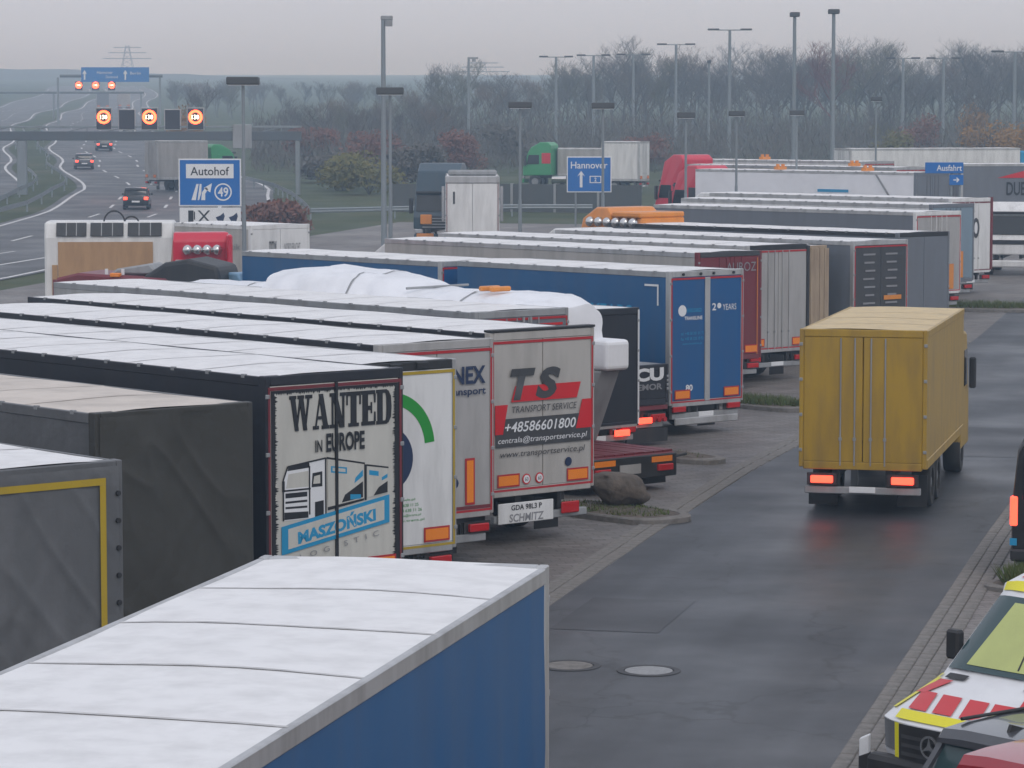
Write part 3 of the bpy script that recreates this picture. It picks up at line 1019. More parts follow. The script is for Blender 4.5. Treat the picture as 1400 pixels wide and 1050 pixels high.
# left side mark
patch(tc_, 'side_mark', [(.55, 3.55), (.95, 3.55), (.95, 3.60), (.60, 3.60), (.60, 3.60), (.55, 3.60)], WPRINT, y=-1.305, side='left')
patch(tc_, 'side_mark', [(.55, 3.20), (.60, 3.20), (.60, 3.549), (.55, 3.549)], WPRINT, y=-1.305, side='left')
patch(tc_, 'side_banner', [(7.7, 3.0), (13.9, 3.0), (13.9, 3.66), (7.7, 3.66)], CYAN, y=-1.305, side='left')
patch(tc_, 'side_banner_field', [(7.95, 3.0), (13.9, 3.0), (13.9, 3.50), (7.95, 3.50)], WPRINT, y=-1.31, side='left')
patch(tc_, 'trade_mark', [(7.45 + .1 * math.cos(a), 3.45 + .1 * math.sin(a)) for a in [2 * math.pi * i / 16 for i in range(16)]], WPRINT, y=-1.306, side='left')
letter(tc_, 'R', 7.45, 3.45, .09, .12, INK, y=-1.312, side='left', bold=.03)

# white trailer with green and navy rings -------------------------------------
td, ld = T('white trailer with green and navy ring logo and yellow outline', 621, 490, 3.95, side=WHITE, door=WHITE, frame=ALU, header=BLACK, rail=ALU, tape=YELLOWL, rods=False, sill=.9)
for s in (-.55, .0, .55):
    MB().box(s - .12, s + .12, -.1, -.051, 3.83, 3.93).build('header_latch', BLACK, td, .01)
patch(td, 'green_ring', arc(-.1, 2.55, .72, .92, rad(5), rad(115), 26), GREENP, y=-.046)
patch(td, 'navy_ring', arc(-.15, 2.4, .30, .52, rad(-170), rad(160), 34), INKB, y=-.046)
for k in range(5):
    letter(td, ('biuro@wb.pl', 'tel +48 84 638 11 25', 'fax +48 84 638 11 26', 'spedycja@trans.pl', 'www.trans.pl')[k], .1 + .04 * k, 1.72 - k * .085, .62 + .06 * (k % 3), .05, GREENP, y=-.047)

# EX transport trailer ----------------------------------------------------------
te, le = T('grey trailer with blue EX transport lettering and red outline', 672, 462, 4.0, side=LGREY, door=LGREY, frame=LGREY, header=LGREY, rail=NAVYB, plates=False, rods=False)
letter(te, 'RENEX', .50, 3.38, 1.15, .31, INKB, y=-.075, bold=.03)
letter(te, 'transport', .62, 3.07, .92, .15, INKB, y=-.075, bold=.02)
patch(te, 'reflector_plate', rect(.62, .84, 1.1, 1.92), RED, y=-.058)
patch(te, 'reflector_field', rect(.655, .805, 1.14, 1.88), ORANGE, y=-.064)
patch(te, 'drop_mark', arc(.38, 1.5, .0, .09, 0, 6.28, 14), INKB, y=-.058)
patch(te, 'dirty_stripe', rect(-1.2, 1.2, 1.02, 1.08), DRED, y=-.054)

# TS transport service trailer ----------------------------------------------------
tf, lf = T('beige trailer with red TS transport service logo and phone band', 810, 447, 3.95, side=NAVYB, door=BEIGE, frame=BEIGE, header=BEIGE, rail=NAVYB, plates=True, rods=False, sill=1.0, L=15.6, lights=False)
MB().box(-1.29, 1.29, -.07, .14, 3.955, 4.0).build('roof_lip', BLACK, tf, .01)
D = dict(y=-.0725)
patch(tf, 'red_bar', [(-.80, 2.66), (.82, 2.66), (.92, 2.95), (-.70, 2.95)], SIGRED, y=-.070)
patch(tf, 'red_side', [(-1.19, 2.08), (-1.0, 2.08), (-.88, 2.62), (-1.19, 2.62)], SIGRED, y=-.0695)
patch(tf, 'red_side', [(.80, 2.08), (1.19, 2.08), (1.19, 2.62), (.96, 2.62)], SIGRED, y=-.0695)
patch(tf, 'dark_band', rect(-1.17, 1.17, 1.84, 2.36), DGREY, y=-.0685)
MB().add([], [])
letter(tf, 'T', -.52, 2.98, .62, .58, DGREY, y=-.0745, bold=.05, shear=.25)
letter(tf, 'S', .10, 2.98, .62, .58, DGREY, y=-.0745, bold=.05, shear=.25)
letter(tf, 'TRANSPORT SERVICE', .02, 2.52, 1.6, .12, DGREY, y=-.072, shear=.2)
letter(tf, '+48586601800', -.08, 2.20, 1.75, .19, WPRINT, y=-.0715, bold=.01, shear=.2)
letter(tf, 'centrala@transportservice.pl', -.02, 1.95, 2.2, .14, WPRINT, y=-.0715, shear=.2)
letter(tf, 'www.transportservice.pl', -.02, 1.69, 2.1, .15, DGREY, y=-.0715, shear=.2)
for xx in (-.42, -.10):
    q = patch(tf, 'speed_badge', arc(xx, 1.22, 0.0, .10, 0, 6.28, 16), SIGRED, y=-.062)
    patch(q, 'badge_field', arc(xx, 1.22, 0.0, .075, 0, 6.28, 16), WPRINT, y=-.066)
    letter(q, '80' if xx < -.5 else '60', xx, 1.22, .08, .07, INK, y=-.069)
patch(tf, 'drop_mark', arc(.62, 1.47, .0, .085, 0, 6.28, 14), INKB, y=-.062)
MB().box(-1.1, .25, -.06, -.03, .42, .80).build('spray_board', WHITE, tf, .01)
letter(tf, 'SCHMITZ', -.42, .52, .85, .15, GPRINT, y=-.066, bold=.02, shear=.1)
letter(tf, 'GDA 98L3 P', -.42, .71, .75, .10, INK, y=-.066, bold=.02)
MB().box(.45, .9, -.07, -.03, .50, .72).build('rear_lamp_cluster', TAIL, tf, .02)

# low trailer behind TS --------------------------------------------------------------
tg, lg = T('white roofed trailer half hidden behind the TS trailer', 775, 420, 3.9, side=ALU, door=SLATE, frame=GREYM, rail=GREYM, L=15.8)
patch(tg, 'red_frame', rect(.25, 1.1, 3.55, 3.6), SIGRED, y=-.066)
MB().box(-.02, .03, -.09, -.05, 3.3, 3.75).build('post_divider', GREYM, tg)
MB().box(.18, .23, -.09, -.05, 3.3, 3.75).build('post_divider', GREYM, tg)

# red low loader with white wrapped load ----------------------------------------------
LLH = rad(41)
pl = at(922, 668, 0)
ll = thing('low_loader', 'red and black flatbed low loader trailer beside the TS trailer', 'trailer', Vector((pl.x - math.cos(LLH) * 1.27, pl.y - math.sin(LLH) * 1.27, 0)), LLH, 'trailers parked in the slanted row')
MB().box(-1.27, 1.27, 0, 16.5, .66, .80).build('deck_frame', DRED, ll, .02)
for k in range(9):
    MB().box(-1.25 + k * .28, -.99 + k * .28, .05, 16.4, .802, .838 + .004 * (k % 3)).build('deck_plank', DRED, ll)
MB().box(-1.27, 1.27, -.08, .0, .30, .78).build('rear_beam', BLACK, ll, .02)
for s in (-1, 1):
    patch(ll, 'reflector_plate', rect(s * .82 - .3, s * .82 + .3, .62, .74), ORANGE, y=-.09)
    put('tail_light', TLIGHT, ll, (s * .9, -.1, .5))
    MB().box(*sorted((s * .6, s * 1.25)), .25, 1.6, .12, .30).build('axle_box', BLACK, ll)
    MB().tube((s * 1.2, -.06, .70), (s * 1.52, -.1, .74), .03, 6).build('marker_arm', BLACK, ll)
    for y in (2.0, 3.2, 4.4, 5.6):
        wheel(ll, s * 1.0, y, .36, WH_C)
MB().box(-.4, .2, -.1, -.081, .42, .62).build('number_board', LGREY, ll)

ld_ = thing('wrapped_load', 'white shrink wrapped machine lying on the red low loader', 'cargo', ll.location + Vector((-math.sin(LLH), math.cos(LLH), 0)) * .75 + Vector((0, 0, .84)), LLH)
secs = [(1.05, .55, 2.2, 2.75), (1.1, .9, 1.5, 3.05), (1.5, 1.15, .6, 3.22), (2.4, 1.22, .2, 3.28), (5.2, 1.22, .0, 3.22), (6.0, 1.22, .0, 3.30), (6.6, 1.2, .0, 3.46), (9.0, 1.2, .0, 3.62), (9.9, 1.2, .0, 3.5), (10.9, 1.2, .0, 3.46), (11.1, 1.2, .0, 3.12), (12.6, 1.2, .0, 3.08), (14.8, 1.2, .0, 3.1), (15.3, 1.1, .3, 2.95)]
rings = []
fine = []
for (a0, a1) in zip(secs, secs[1:]):
    n = max(1, int((a1[0] - a0[0]) / .14))
    for q in range(n):
        f = q / n
        fine.append(tuple(a0[k] + (a1[k] - a0[k]) * f for k in range(4)))
fine.append(secs[-1])


def load_ring(y, hw, z0, z1, n=56, off=0.0):
    r = []
    for k in range(n):
        a = 2 * math.pi * k / n
        c, s = math.cos(a), math.sin(a)
        e = .55
        x = hw * math.copysign(abs(c) ** e, c)
        z = (z0 + z1) / 2 + (z1 - z0) / 2 * math.copysign(abs(s) ** e, s)
        j = mnoise.noise(Vector((x * 1.5, y * .8, z * 1.3))) * .06 - .05 * (1 - abs(mnoise.noise(Vector((x * .9 + y * 1.1, y * .5 - z, z * .8 + 5))))) ** 8 - .025 * (1 - abs(mnoise.noise(Vector((x * 2.2 - y * 1.6, z * 2, y * .9))))) ** 6
        r.append((x * (1 + j) + off * c, y, z + j * 1.2 + off * s))
    return r


for sct in fine:
    rings.append(load_ring(*sct))
for ys_ in (3.6, 7.6, 12.0):
    sct = min(fine, key=lambda q: abs(q[0] - ys_))
    MB().loft([load_ring(sct[0] - .03, *sct[1:], off=.012), load_ring(sct[0] + .03, *sct[1:], off=.012)], caps=False).build('lashing_strap', GREYM, ld_)
MB().loft(rings).build('wrapped_body', WRAP, ld_, smooth=True)
MB().box(.5, 1.2, .55, 1.4, 1.62, 2.28).build('wrapped_pod', WRAP, ld_, .10, seg=3)
MB().prism_x([(.75, 1.615), (1.7, 1.615), (1.7, .02), (1.5, .02)], .5, 1.1).build('pod_shadow_wedge', GREYM, ld_, .03)  # solid grey wedge standing in for the triangular shadow under the pod
MB().tube((-.9, 5.6, 3.24), (.9, 5.6, 3.26), .03, 6).build('lashing_strap', GREYM, ld_)
for yy in (2.9, 3.25):
    MB().box(-.75, -.2, yy - .07, yy + .07, 3.27, 3.38).build('yellow_lifting_lug', ORANGEP, ld_, .03)

# dark trailer and flat vehicle beyond --------------------------------------------------
th, lh = T('black boxed trailer with lit tail lamp behind the wrapped load', 872, 420, 3.5, side=NAVYB, door=NAVYB, frame=NAVYB, rail=GREYM, tape=None, plates=False, L=12, rods=False, sill=.8)
put('tail_light', TLIGHTON, th, (.72, -.08, .62))
MB().box(-1.2, 1.2, -.06, .0, .74, .80).build('light_bar', ALU, th)
for k in range(6):
    patch(th, 'warning_stripe', [(-1.15 + k * .2, .35), (-1.05 + k * .2, .35), (-.95 + k * .2, .72), (-1.05 + k * .2, .72)], (SIGRED if k % 2 else WPRINT), y=-.02)
MB().box(1.235, 1.275, -.06, -.03, .8, 3.45).build('corner_trim', WPRINT, th)
ti, li = T('low black truck body with white CU lettering beside the blue trailer', 912, 497, 1.95, side=NAVYB, door=NAVYB, frame=NAVYB, rail=GREYM, roof=GREYM, tape=None, plates=False, rods=False, L=7, sill=1.05, clips=False)
letter(ti, 'CU', .62, 1.72, .95, .32, WPRINT, y=-.075, bold=.05)
letter(ti, 'REMOR', .55, 1.42, 1.0, .15, GPRINT, y=-.075, bold=.03)
MB().box(-1.2, 1.25, -.05, .0, .86, .96).build('red_rail', DRED, ti)
put('tail_light', TLIGHTON, ti, (.45, -.1, .62))
for xx in (.72, .92, 1.1):
    MB().tube((xx, -.13, .62), (xx, -.05, .62), .06, 10).build('round_lamp', TAIL, ti)
MB().box(-.1, 1.25, -.05, .0, .08, .42).build('rubber_apron', BLACK, ti)

# blue drawbar trailer -------------------------------------------------------------------
tj, lj = T('blue curtain trailer with two blue rear doors and white lettering', 1015, 367, 4.1, side=BLUET, door=BLUED, frame=ALU, rail=GREYM, L=8.1, sill=.82, rods=False)
MB().box(-.09, .09, -.07, -.035, .85, 3.93).build('centre_post', ALU, tj, .01)
for s in (-1, 1):
    for xx in (-.9, -.3):
        pass
for xx in (-.85, -.25, .2, .9):
    MB().tube((xx, -.09, 4.02), (xx, -.03, 4.02), .035, 8).build('bolt_head', BLACK, tj)
patch(tj, 'globe_logo', arc(-.86, 3.12, 0, .14, 0, 6.28, 18), WPRINT, y=-.046)
letter(tj, 'TRANSLINE', -.48, 2.93, .62, .09, WPRINT, y=-.047, bold=.02)
letter(tj, 'EUROCARGO', -.45, 3.12, .5, .10, CYAN, y=-.047, bold=.02)
letter(tj, '2', .24, 3.18, .14, .18, WPRINT, y=-.047, bold=.02)
patch(tj, 'ball_logo', arc(.42, 3.2, 0, .07, 0, 6.28, 14), WPRINT, y=-.046)
letter(tj, 'YEARS', .78, 3.16, .48, .15, WPRINT, y=-.047)
for k, s_ in enumerate(('tel. +48 58 301 01 71', 'fax +48 58 320 19 92', 'www.transline.pl')):
    letter(tj, s_, -.52, 2.55 - .13 * k, .78 - .1 * (k == 2), .075, CYAN, y=-.047)
letter(tj, '80', -.62, 1.2, .24, .16, WPRINT, y=-.05, bold=.03)
patch(tj, 'corner_mark', rect(.35, .85, 3.72, 3.77), WPRINT, y=-1.305, side='left')
patch(tj, 'corner_mark', rect(.35, .40, 3.25, 3.719), WPRINT, y=-1.305, side='left')
letter(tj, '20 YEARS', 2.4, 3.05, 2.2, .34, CYAN, y=-1.306, side='left', bold=.02)
MB().box(-1.1, 1.1, -.06, .0, .28, .46).build('lower_bumper', ALU, tj, .02)
uj = Vector((-math.sin(HEAD), math.cos(HEAD), 0))
lj2 = lj + uj * 8.8
tj2 = trailer('blue curtain truck body in front of the blue drawbar trailer', lj2, h=4.05, side=BLUET, door=BLUED, frame=ALU, rail=GREYM, L=9.0, name='curtain_truck', cat='truck')
attach(lj2, HEAD, 9.0 - .6, 'pale blue cab hitched to the blue curtain truck body', LBLUE, hgt=3.3)

# light blue tarp covered load
pb = at(905, 352, 3.7)
tb2 = thing('tarp_covered_trailer', 'trailer with slack light blue tarpaulin behind the blue trailer', 'trailer', Vector((pb.x, pb.y, pb.z)), HEAD, 'trailers parked in the slanted row')
MB().loft([[(1.25 * math.cos(a) * (1 + .04 * math.sin(y * 2.3 + a * 3)), y, 1.2 + (2.55 + .25 * math.sin(y * 1.1) * math.cos(a * 2)) * math.sin(a) ** .55 if math.sin(a) > 0 else 1.0) for a in [math.pi * k / 14 for k in range(15)]] for y in [0, .05, 1, 2, 3, 4, 5, 6, 7, 8, 9, 10]]).build('tarpaulin', LBLUE, tb2, smooth=True)
MB().prism_y([(1.2 * math.cos(math.pi * k / 16), 1.2 + 2.5 * math.sin(math.pi * k / 16) ** .6) for k in range(17)], -.05, -.01).build('end_panel', INKB, tb2)
MB().box(-1.25, 1.25, 0, 10, .9, 1.15).build('load_bed', BLACK, tb2)
for y in (1.5, 2.8, 4.1):
    for s in (-1, 1):
        wheel(tb2, s * 1.02, y, .5)

# dark red, white, plank, dark-panel and slate trailers ---------------------------------------
tk, lk = T('dark red trailer doors with pale lettering right of the blue trailer', 1040, 342, 4.0, side=BEIGE, door=DRED, frame=DRED, header=DGREY, rail=ALU, tape=None)
letter(tk, 'AUROZ', .42, 3.55, 1.2, .26, GPRINT, y=-.072)
for xx in (1.08,):
    patch(tk, 'thin_stripe', rect(xx - .012, xx + .012, 1.0, 3.8), ORANGEP, y=-.07)
attach(lk, HEAD, 14.2 - 1.4, 'white cab parked ahead of the dark red trailer', WHITE)
tl, ll_ = T('plain white trailer doors with thin red outline', 1104, 333, 4.05, side=WHITE, door=LGREY, frame=ALU, header=BLACK, rail=ALU)
MB().box(1.19, 1.30, -.08, .1, 1.0, 4.0).build('door_gasket', BLACK, tl)
tm, lm_ = T('trailer loaded with upright pale brown planks', 1129, 335, 3.72, side=SLATE, door=PLANK, frame=PLANK, rail=GREYM, rear='tarp', tape=None, plates=False, ripple=0, L=12)
for k in range(12):
    MB().box(-1.25 + k * .208, -1.055 + k * .208, -.16 - .012 * (k % 3), -.10, .95, 3.66 - .03 * (k % 2)).build('plank', PLANK, tm)
tn, ln_ = T('trailer with dark charcoal door panels and an orange strip', 1240, 327, 3.83, side=SLATE, door=DGREY, frame=ALU, rail=ALU, sill=.9, rods=False)
for k in range(7):
    for s in (-.6, .45):
        patch(tn, 'faint_line_of_print', rect(s - .26 + .05 * (k % 3), s + .3 - .04 * (k % 2), 3.36 - k * .26, 3.42 - k * .26), GPRINT, y=-.072)
patch(tn, 'orange_strip', rect(.12, .95, 1.92, 2.06), ORANGEP, y=-.074)
to, lo_ = T('slate grey trailer with plain rear doors and black header', 1297, 316, 3.9, side=SLATE, door=SLATE, frame=SLATE, header=BLACK, rail=BLACK, tape=None, plates=False, rods=False)
attach(ln_, HEAD, 14.2 - 1.4, 'white cab ahead of the charcoal door trailer', WHITE)
to2 = attach(lo_, HEAD, 14.2 - .9, 'orange cab with a row of silver lamps along its back', ORANGEP, hgt=4.3)
for k in range(6):
    e = MB()
    e.loft([[(.2 * math.sin(a) * math.cos(b), .2 * math.sin(a) * math.sin(b), .2 * math.cos(a)) for b in [2 * math.pi * j / 12 for j in range(12)]] for a in [.02 + (math.pi - .04) * i2 / 8 for i2 in range(9)]])
    e.build('silver_lamp', CHROME, to2, smooth=True, loc=(-1.22, 1.1 - k * .46, 3.75))
MB().box(-1.22, 1.1, -1.5, -.02, 3.95, 4.15).build('roof_fairing', ORANGEP, to2, .05)
MB().box(-1.1, 1.1, -1.5, -1.2, .98, 3.94).build('fairing_wall', ORANGEP, to2, .05)
tp, lp_ = T('pale trailer with red edge and tall orange reflector', 1313, 288, 4.0, side=SLATE, door=LGREY, frame=WHITE, rail=ALU, plates=False)
patch(tp, 'reflector_field', rect(.55, .85, 1.05, 2.0), ORANGEP, y=-.072)
tq, lq_ = T('blue grey trailer with narrow orange reflector far down the row', 1331, 278, 4.0, side=WHITE, door=BLGREY, frame=SLATE, rail=ALU, tape=None, plates=False)
patch(tq, 'reflector_field', rect(.2, .6, 1.05, 2.1), ORANGEP, y=-.072)
ts, ls_ = T('white trailer with dark red corner and black oval badge', 1355, 270, 4.0, side=WHITE, door=WHITE, frame=WHITE, rail=ALU, plates=False, tape=DRED)
MB().box(1.2, 1.32, -.08, .1, 1.0, 4.02).build('red_corner', DRED, ts)
patch(ts, 'oval_badge', [(.25 + .22 * math.cos(a), 2.75 + .42 * math.sin(a)) for a in [2 * math.pi * i / 20 for i in range(20)]], DGREY, y=-.072)
patch(ts, 'oval_badge_field', [(.25 + .1 * math.cos(a), 2.75 + .25 * math.sin(a)) for a in [2 * math.pi * i / 20 for i in range(20)]], WPRINT, y=-.076)
attach(ls_, HEAD, 14.2 - .9, 'white cab behind the two red cabs', WHITE, hgt=3.8)
tt, lt_ = T('white wrapped trailer with a short blue side stripe in the far row', 1297, 235, 4.0, L=16.0, side=WRAP, door=SLATE, frame=SLATE, rail=ALU, plates=False, tape=None)
patch(tt, 'blue_stripe', rect(4.6, 6.8, 2.9, 3.05), CYAN, y=-1.31, side='left')
patch(tt, 'roof_prop', [(2.6, 3.85), (2.75, 3.85), (1.7, 2.6), (1.55, 2.6)], GREYM, y=-1.31, side='left')
tu, lu_ = T('beige sided trailer with brown script lettering in the far row', 1268, 228, 4.0, L=16.0, side=BEIGE, door=LGREY, frame=ALU, rail=GREYM, plates=False)
letter(tu, 'Transport Frigo', 10.4, 3.2, 4.6, .5, DRED, y=-1.31, side='left', shear=.2)
tv, lv_ = T('farthest white roofed trailer of the row below the trees', 1222, 220, 4.0, side=WHITE, door=LGREY, frame=ALU, rail=ALU, plates=False)

attach(lt_, HEAD, 16.0 - .9, 'red cab nearer to the lamp posts, ahead of the wrapped trailer', REDP, hgt=3.95, accent=BLACK)
attach(lu_, HEAD, 16.0 - .4, 'taller red cab behind the nearer red cab', REDP, hgt=4.35, accent=BLACK)


def beacon(parent, x, y, z, lb=None):
    b = MB().box(-.32, .32, -.16, .16, 0, .16)
    b.tube((-.2, 0, .16), (-.2, 0, .3), .1, 10)
    b.tube((.2, 0, .16), (.2, 0, .3), .1, 10)
    return b.build('roof_beacon', ORANGEP, parent, loc=(x, y, z))


beacon(tv, -.6, 8.5, 4.02)
beacon(tu, -.6, 3.6, 4.02)
beacon(tt, -.6, 10.2, 4.02)
beacon(tt, -.6, 3.9, 4.02)

# trailers standing across at the far right
hr = rad(-78)
p = Vector((X(1302, 172), 172, g(172)))
tdu = trailer('grey trailer with DUER lettering and red swoosh at the right edge', p, hr, h=4.0, side=SLATE, door=SLATE, frame=ALU, rail=ALU, tape=None, group='trailers standing across at the far end', L=13.6)
letter(tdu, 'DUER', 3.4, 2.6, 1.5, .75, INK, y=1.312, side='right', bold=.02)
patch(tdu, 'red_swoosh', [(2.1, 3.2), (5.2, 3.2), (5.2, 3.7), (3.9, 3.65)], SIGRED, y=1.31, side='right')
p = Vector((X(1150, 205), 205, g(205)))
tw2 = trailer('long white trailer with blue front end below the trees', p, rad(-72), h=4.1, side=WHITE, door=WHITE, frame=ALU, rail=ALU, tape=None, group='trailers standing across at the far end', L=12.5)
MB().box(-1.28, 1.28, 12.5, 13.4, 1.0, 3.9).build('blue_front', CYAN, tw2, .1)

p = at(1385, 376)
tractor('white truck cab with dark windscreen at the right edge', p + Vector((.3, 1.5, 0)), rad(165), WHITE, hgt=3.3, front=False)

# ------------------------------------------------------------------ vehicles at the back and on the left
p = rearpos(422, 306, 3.9)
tx = trailer('cream white box trailer behind the red tractor', p, h=3.9, side=BEIGE, door=WHITE, frame=WHITE, rail=WHITE, tape=None, plates=False, rods=False, group='vehicles parked on the left', L=4.6)
letter(tx, 'mmw', -.35, 3.15, .32, .38, DGREY, y=-.072)
letter(tx, 'NORD FRACHT', .5, 3.1, .7, .3, GPRINT, y=-.072)
letter(tx, 'logistik', 1.3, 3.1, 1.5, .28, GPRINT, y=-1.31, side='left')

# camper truck clad in plywood
pc = Vector((X(152, 112), 112, g(112)))
cv = thing('camper_truck', 'white camper truck clad in plywood with black solar panels', 'camper', pc, rad(4), 'vehicles parked on the left')
MB().prism_x([(-1.1, .7), (1.1, .7), (1.1, 3.35), (-.9, 3.35), (-1.1, 2.85)], -2.15, 2.15).build('body_shell', WHITE, cv, .06)
MB().box(-1.7, 1.45, -1.16, -1.105, .9, 2.72).build('plywood_wall', WOOD, cv)
MB().box(-1.9, -1.72, -1.18, -1.105, .9, 2.0).build('plywood_strip', WOOD, cv)
MB().box(-1.88, -1.35, -1.2, -1.165, .7, 1.55).build('brown_hatch', DRED, cv)
for k, (x0, x1) in enumerate(((-1.75, -.75), (-.62, .48), (.62, 1.75))):
    a, b_ = (-1.12, 2.90), (-.93, 3.30)
    pn = MB().prism_x([(a[0] - .03, a[1]), (b_[0] - .03, b_[1]), (b_[0] - .07, b_[1] + .02), (a[0] - .07, a[1] + .02)], x0, x1).build('solar_panel', BLACK, cv)
    for q in range(1, 3):
        xx = x0 + (x1 - x0) * q / 3
        MB().prism_x([(a[0] - .072, a[1]), (b_[0] - .072, b_[1]), (b_[0] - .08, b_[1] + .02), (a[0] - .08, a[1] + .02)], xx - .015, xx + .015).build('panel_rib', GREYM, pn)
ho = MB()
for i in range(10):
    a0, a1 = math.pi * i / 10, math.pi * (i + 1) / 10
    ho.tube((.15 - .35 * math.cos(a0), -.6, 3.3 + .38 * math.sin(a0)), (.15 - .35 * math.cos(a1), -.6, 3.3 + .38 * math.sin(a1)), .03, 6)
    ho.tube((.72 - .24 * math.cos(a0), -.5, 3.3 + .2 * math.sin(a0)), (.72 - .24 * math.cos(a1), -.5, 3.3 + .2 * math.sin(a1)), .03, 6)
ho.build('black_hose', BLACK, cv)
for s in (-1.4, 1.4):
    for y in (-.85, .85):
        o = wheel(cv, s, y, .5)
        o.rotation_euler = (0, 0, rad(90))

cv.scale = (1.08, 1, 1.15)
# red tractor with silver lamps, black chassis and low red trailer nose
pr = Vector((X(276, 97), 97, g(97)))
rt = tractor('red tractor with four silver lamps above black chassis', pr, rad(10), REDP, group='vehicles parked on the left', hgt=4.15, tanks=4)
rt.scale = (.74, 1, 1)
for c_ in rt.children:
    if c_.name.startswith('silver_lamp'):
        c_.scale = (1 / .74, 1, 1)
MB().box(-1.15, -.72, -.35, -.05, 2.2, 3.3).build('wall_locker', LGREY, rt, .04)
MB().box(.1, .75, -.3, -.02, 2.5, 3.2).build('equipment_box', LGREY, rt, .03)
MB().box(1.02, 1.24, -.7, .0, 1.2, 4.1).build('side_fairing', REDP, rt, .06)
pb_ = Vector((X(266, 90), 90, g(90)))
bk = thing('car_transporter', 'black and dark red car transporter bed in front of the red tractor', 'transporter', pb_, rad(78), 'vehicles parked on the left')
MB().prism_x([(-1.2, 2.4), (-1.0, 3.25), (-.1, 3.45), (.6, 3.35), (1.3, 2.95), (1.3, 2.4)], -1.0, 1.0).build('black_fairing', BLACK, bk, .12, seg=2)
MB().prism_x([(.4, 2.5), (.5, 2.92), (3.2, 3.05), (3.9, 2.9), (3.9, 2.5)], -1.15, .95).build('red_deck', DRED, bk, .06)
MB().prism_x([(.9, 3.0), (1.2, 3.3), (2.2, 3.15), (2.4, 3.0)], -.6, .6).build('grey_cowl', GREYM, bk, .05)
MB().box(-1.0, 1.0, -1.1, 3.8, .9, 2.39).build('under_frame', BLACK, bk)
for y in (-.4, 2.8):
    for s in (-1, 1):
        wheel(bk, s * .95, y, .5)
for yy in (1.9, 2.4):
    MB().tube((-.9, yy, 3.0), (-.9, yy, 3.16), .05, 8).build('white_knob', WPRINT, bk)
MB().box(-1.2, -1.0, 1.9, 2.2, 2.95, 3.06).build('amber_lamp', ORANGE, bk, .02)

bk.scale = (1, 1, 1.08)
# white box truck seen from behind and petrol cab facing us
pw = Vector((X(646, 150), 150, g(150)))
bt = trailer('white box truck seen from behind below the lamp posts', pw, rad(1), h=4.1, L=9, w=2.6, side=WHITE, door=WHITE, frame=WHITE, rail=ALU, tape=DRED, plates=False, name='box_truck', cat='truck', group='trucks at the back of the park', rods=False, sill=1.1)
MB().box(-1.33, 1.33, -.1, .6, 3.75, 4.12).build('roof_spoiler', ALU, bt, .05)
MB().box(-1.2, 1.2, .3, 1.2, 4.12, 4.4).build('light_bar', GREYM, bt, .08)
patch(bt, 'door_slot', rect(-.95, -.85, 2.75, 3.35), DGREY, y=-.056)
for s in (-1, 1):
    MB().box(*sorted((s * 1.36, s * 1.5)), .3, .45, 1.9, 3.6).build('grab_bar', CHROME, bt)
pt_ = Vector((X(607, 162), 162, g(162)))
pk = tractor('petrol blue cab with orange marker panels facing the camera', pt_, rad(172), PETROL, group='trucks at the back of the park', hgt=4.35)
MB().box(.25, .85, 2.3, 2.42, 1.2, 1.7).build('orange_panel', ORANGEP, pk, .03)
MB().box(.15, 1.05, 2.36, 2.44, .45, .72).build('orange_panel', ORANGEP, pk, .03)
pq = Vector((X(548, 128), 128, g(128)))
gc = thing('waste_container', 'dark green rounded waste container beside the twin lamp poles', 'container', pq, .2, None)
MB().loft([[(.55 * math.cos(a) * k, .5 * math.sin(a) * k, z) for a in [2 * math.pi * i / 18 for i in range(18)]] for z, k in ((0, .85), (1.2, 1), (1.5, .95), (1.75, .6), (1.85, .2))]).build('container_body', GREEND, gc, smooth=True)
MB().tube((.2, 0, 1.7), (.2, 0, 2.2), .06, 8).build('lifting_eye', GREYM, gc)
MB().tube((0, -.48, 1.25), (0, -.56, 1.25), .12, 10).build('drop_hole', BLACK, gc)

# green truck behind the barrier wall
pgn = Vector((X(758, 245), 245, g(245)))
g2 = tractor('green truck cab passing behind the barrier wall', pgn, rad(75), GREENT, hgt=3.6, accent=SIGRED)
pg3 = Vector((X(842, 246), 246, g(246)))
trailer('grey flatbed trailer behind the green cab', pg3, rad(85), h=3.1, L=4.6, side=LGREY, door=LGREY, frame=ALU, tape=None, group='trucks beyond the barrier wall', clips=False)
pg4 = Vector((X(880, 235), 235, g(235)))
trailer('white covered trailer above the barrier wall left of the red cabs', pg4, rad(70), h=3.9, L=3, side=WHITE, door=WHITE, frame=ALU, tape=None, group='trucks beyond the barrier wall', clips=False)


# barrier wall of panels
def barrier(label, pts, hgt, m):
    t = thing('barrier_wall', label, 'wall', pts[0], 0, 'dark barrier walls')
    o = Vector(pts[0])
    for a, b in zip(pts, pts[1:]):
        a, b = Vector(a), Vector(b)
        n = max(1, int((b - a).length / 2.5))
        ang = math.atan2(b.y - a.y, b.x - a.x)
        ln = (b - a).length / n
        for i in range(n):
            p = a + (b - a) * (i / n) - o
            MB().box(.06, ln - .06, -.06, .06, -.2, hgt).build('wall_panel', m, t, loc=p, rz=ang)
            MB().box(-.08, .08, -.1, .1, -.2, hgt + .05).build('wall_post', GREYM, t, loc=p, rz=ang)
    return t


BARR = mat('barrier_grey', (.075, .085, .088), .8, .3)
barrier('long dark grey barrier wall behind the guard rail', [Vector((X(px, d), d, g(d))) for px, d in ((535, 203), (700, 203), (878, 200))], 1.8, BARR)


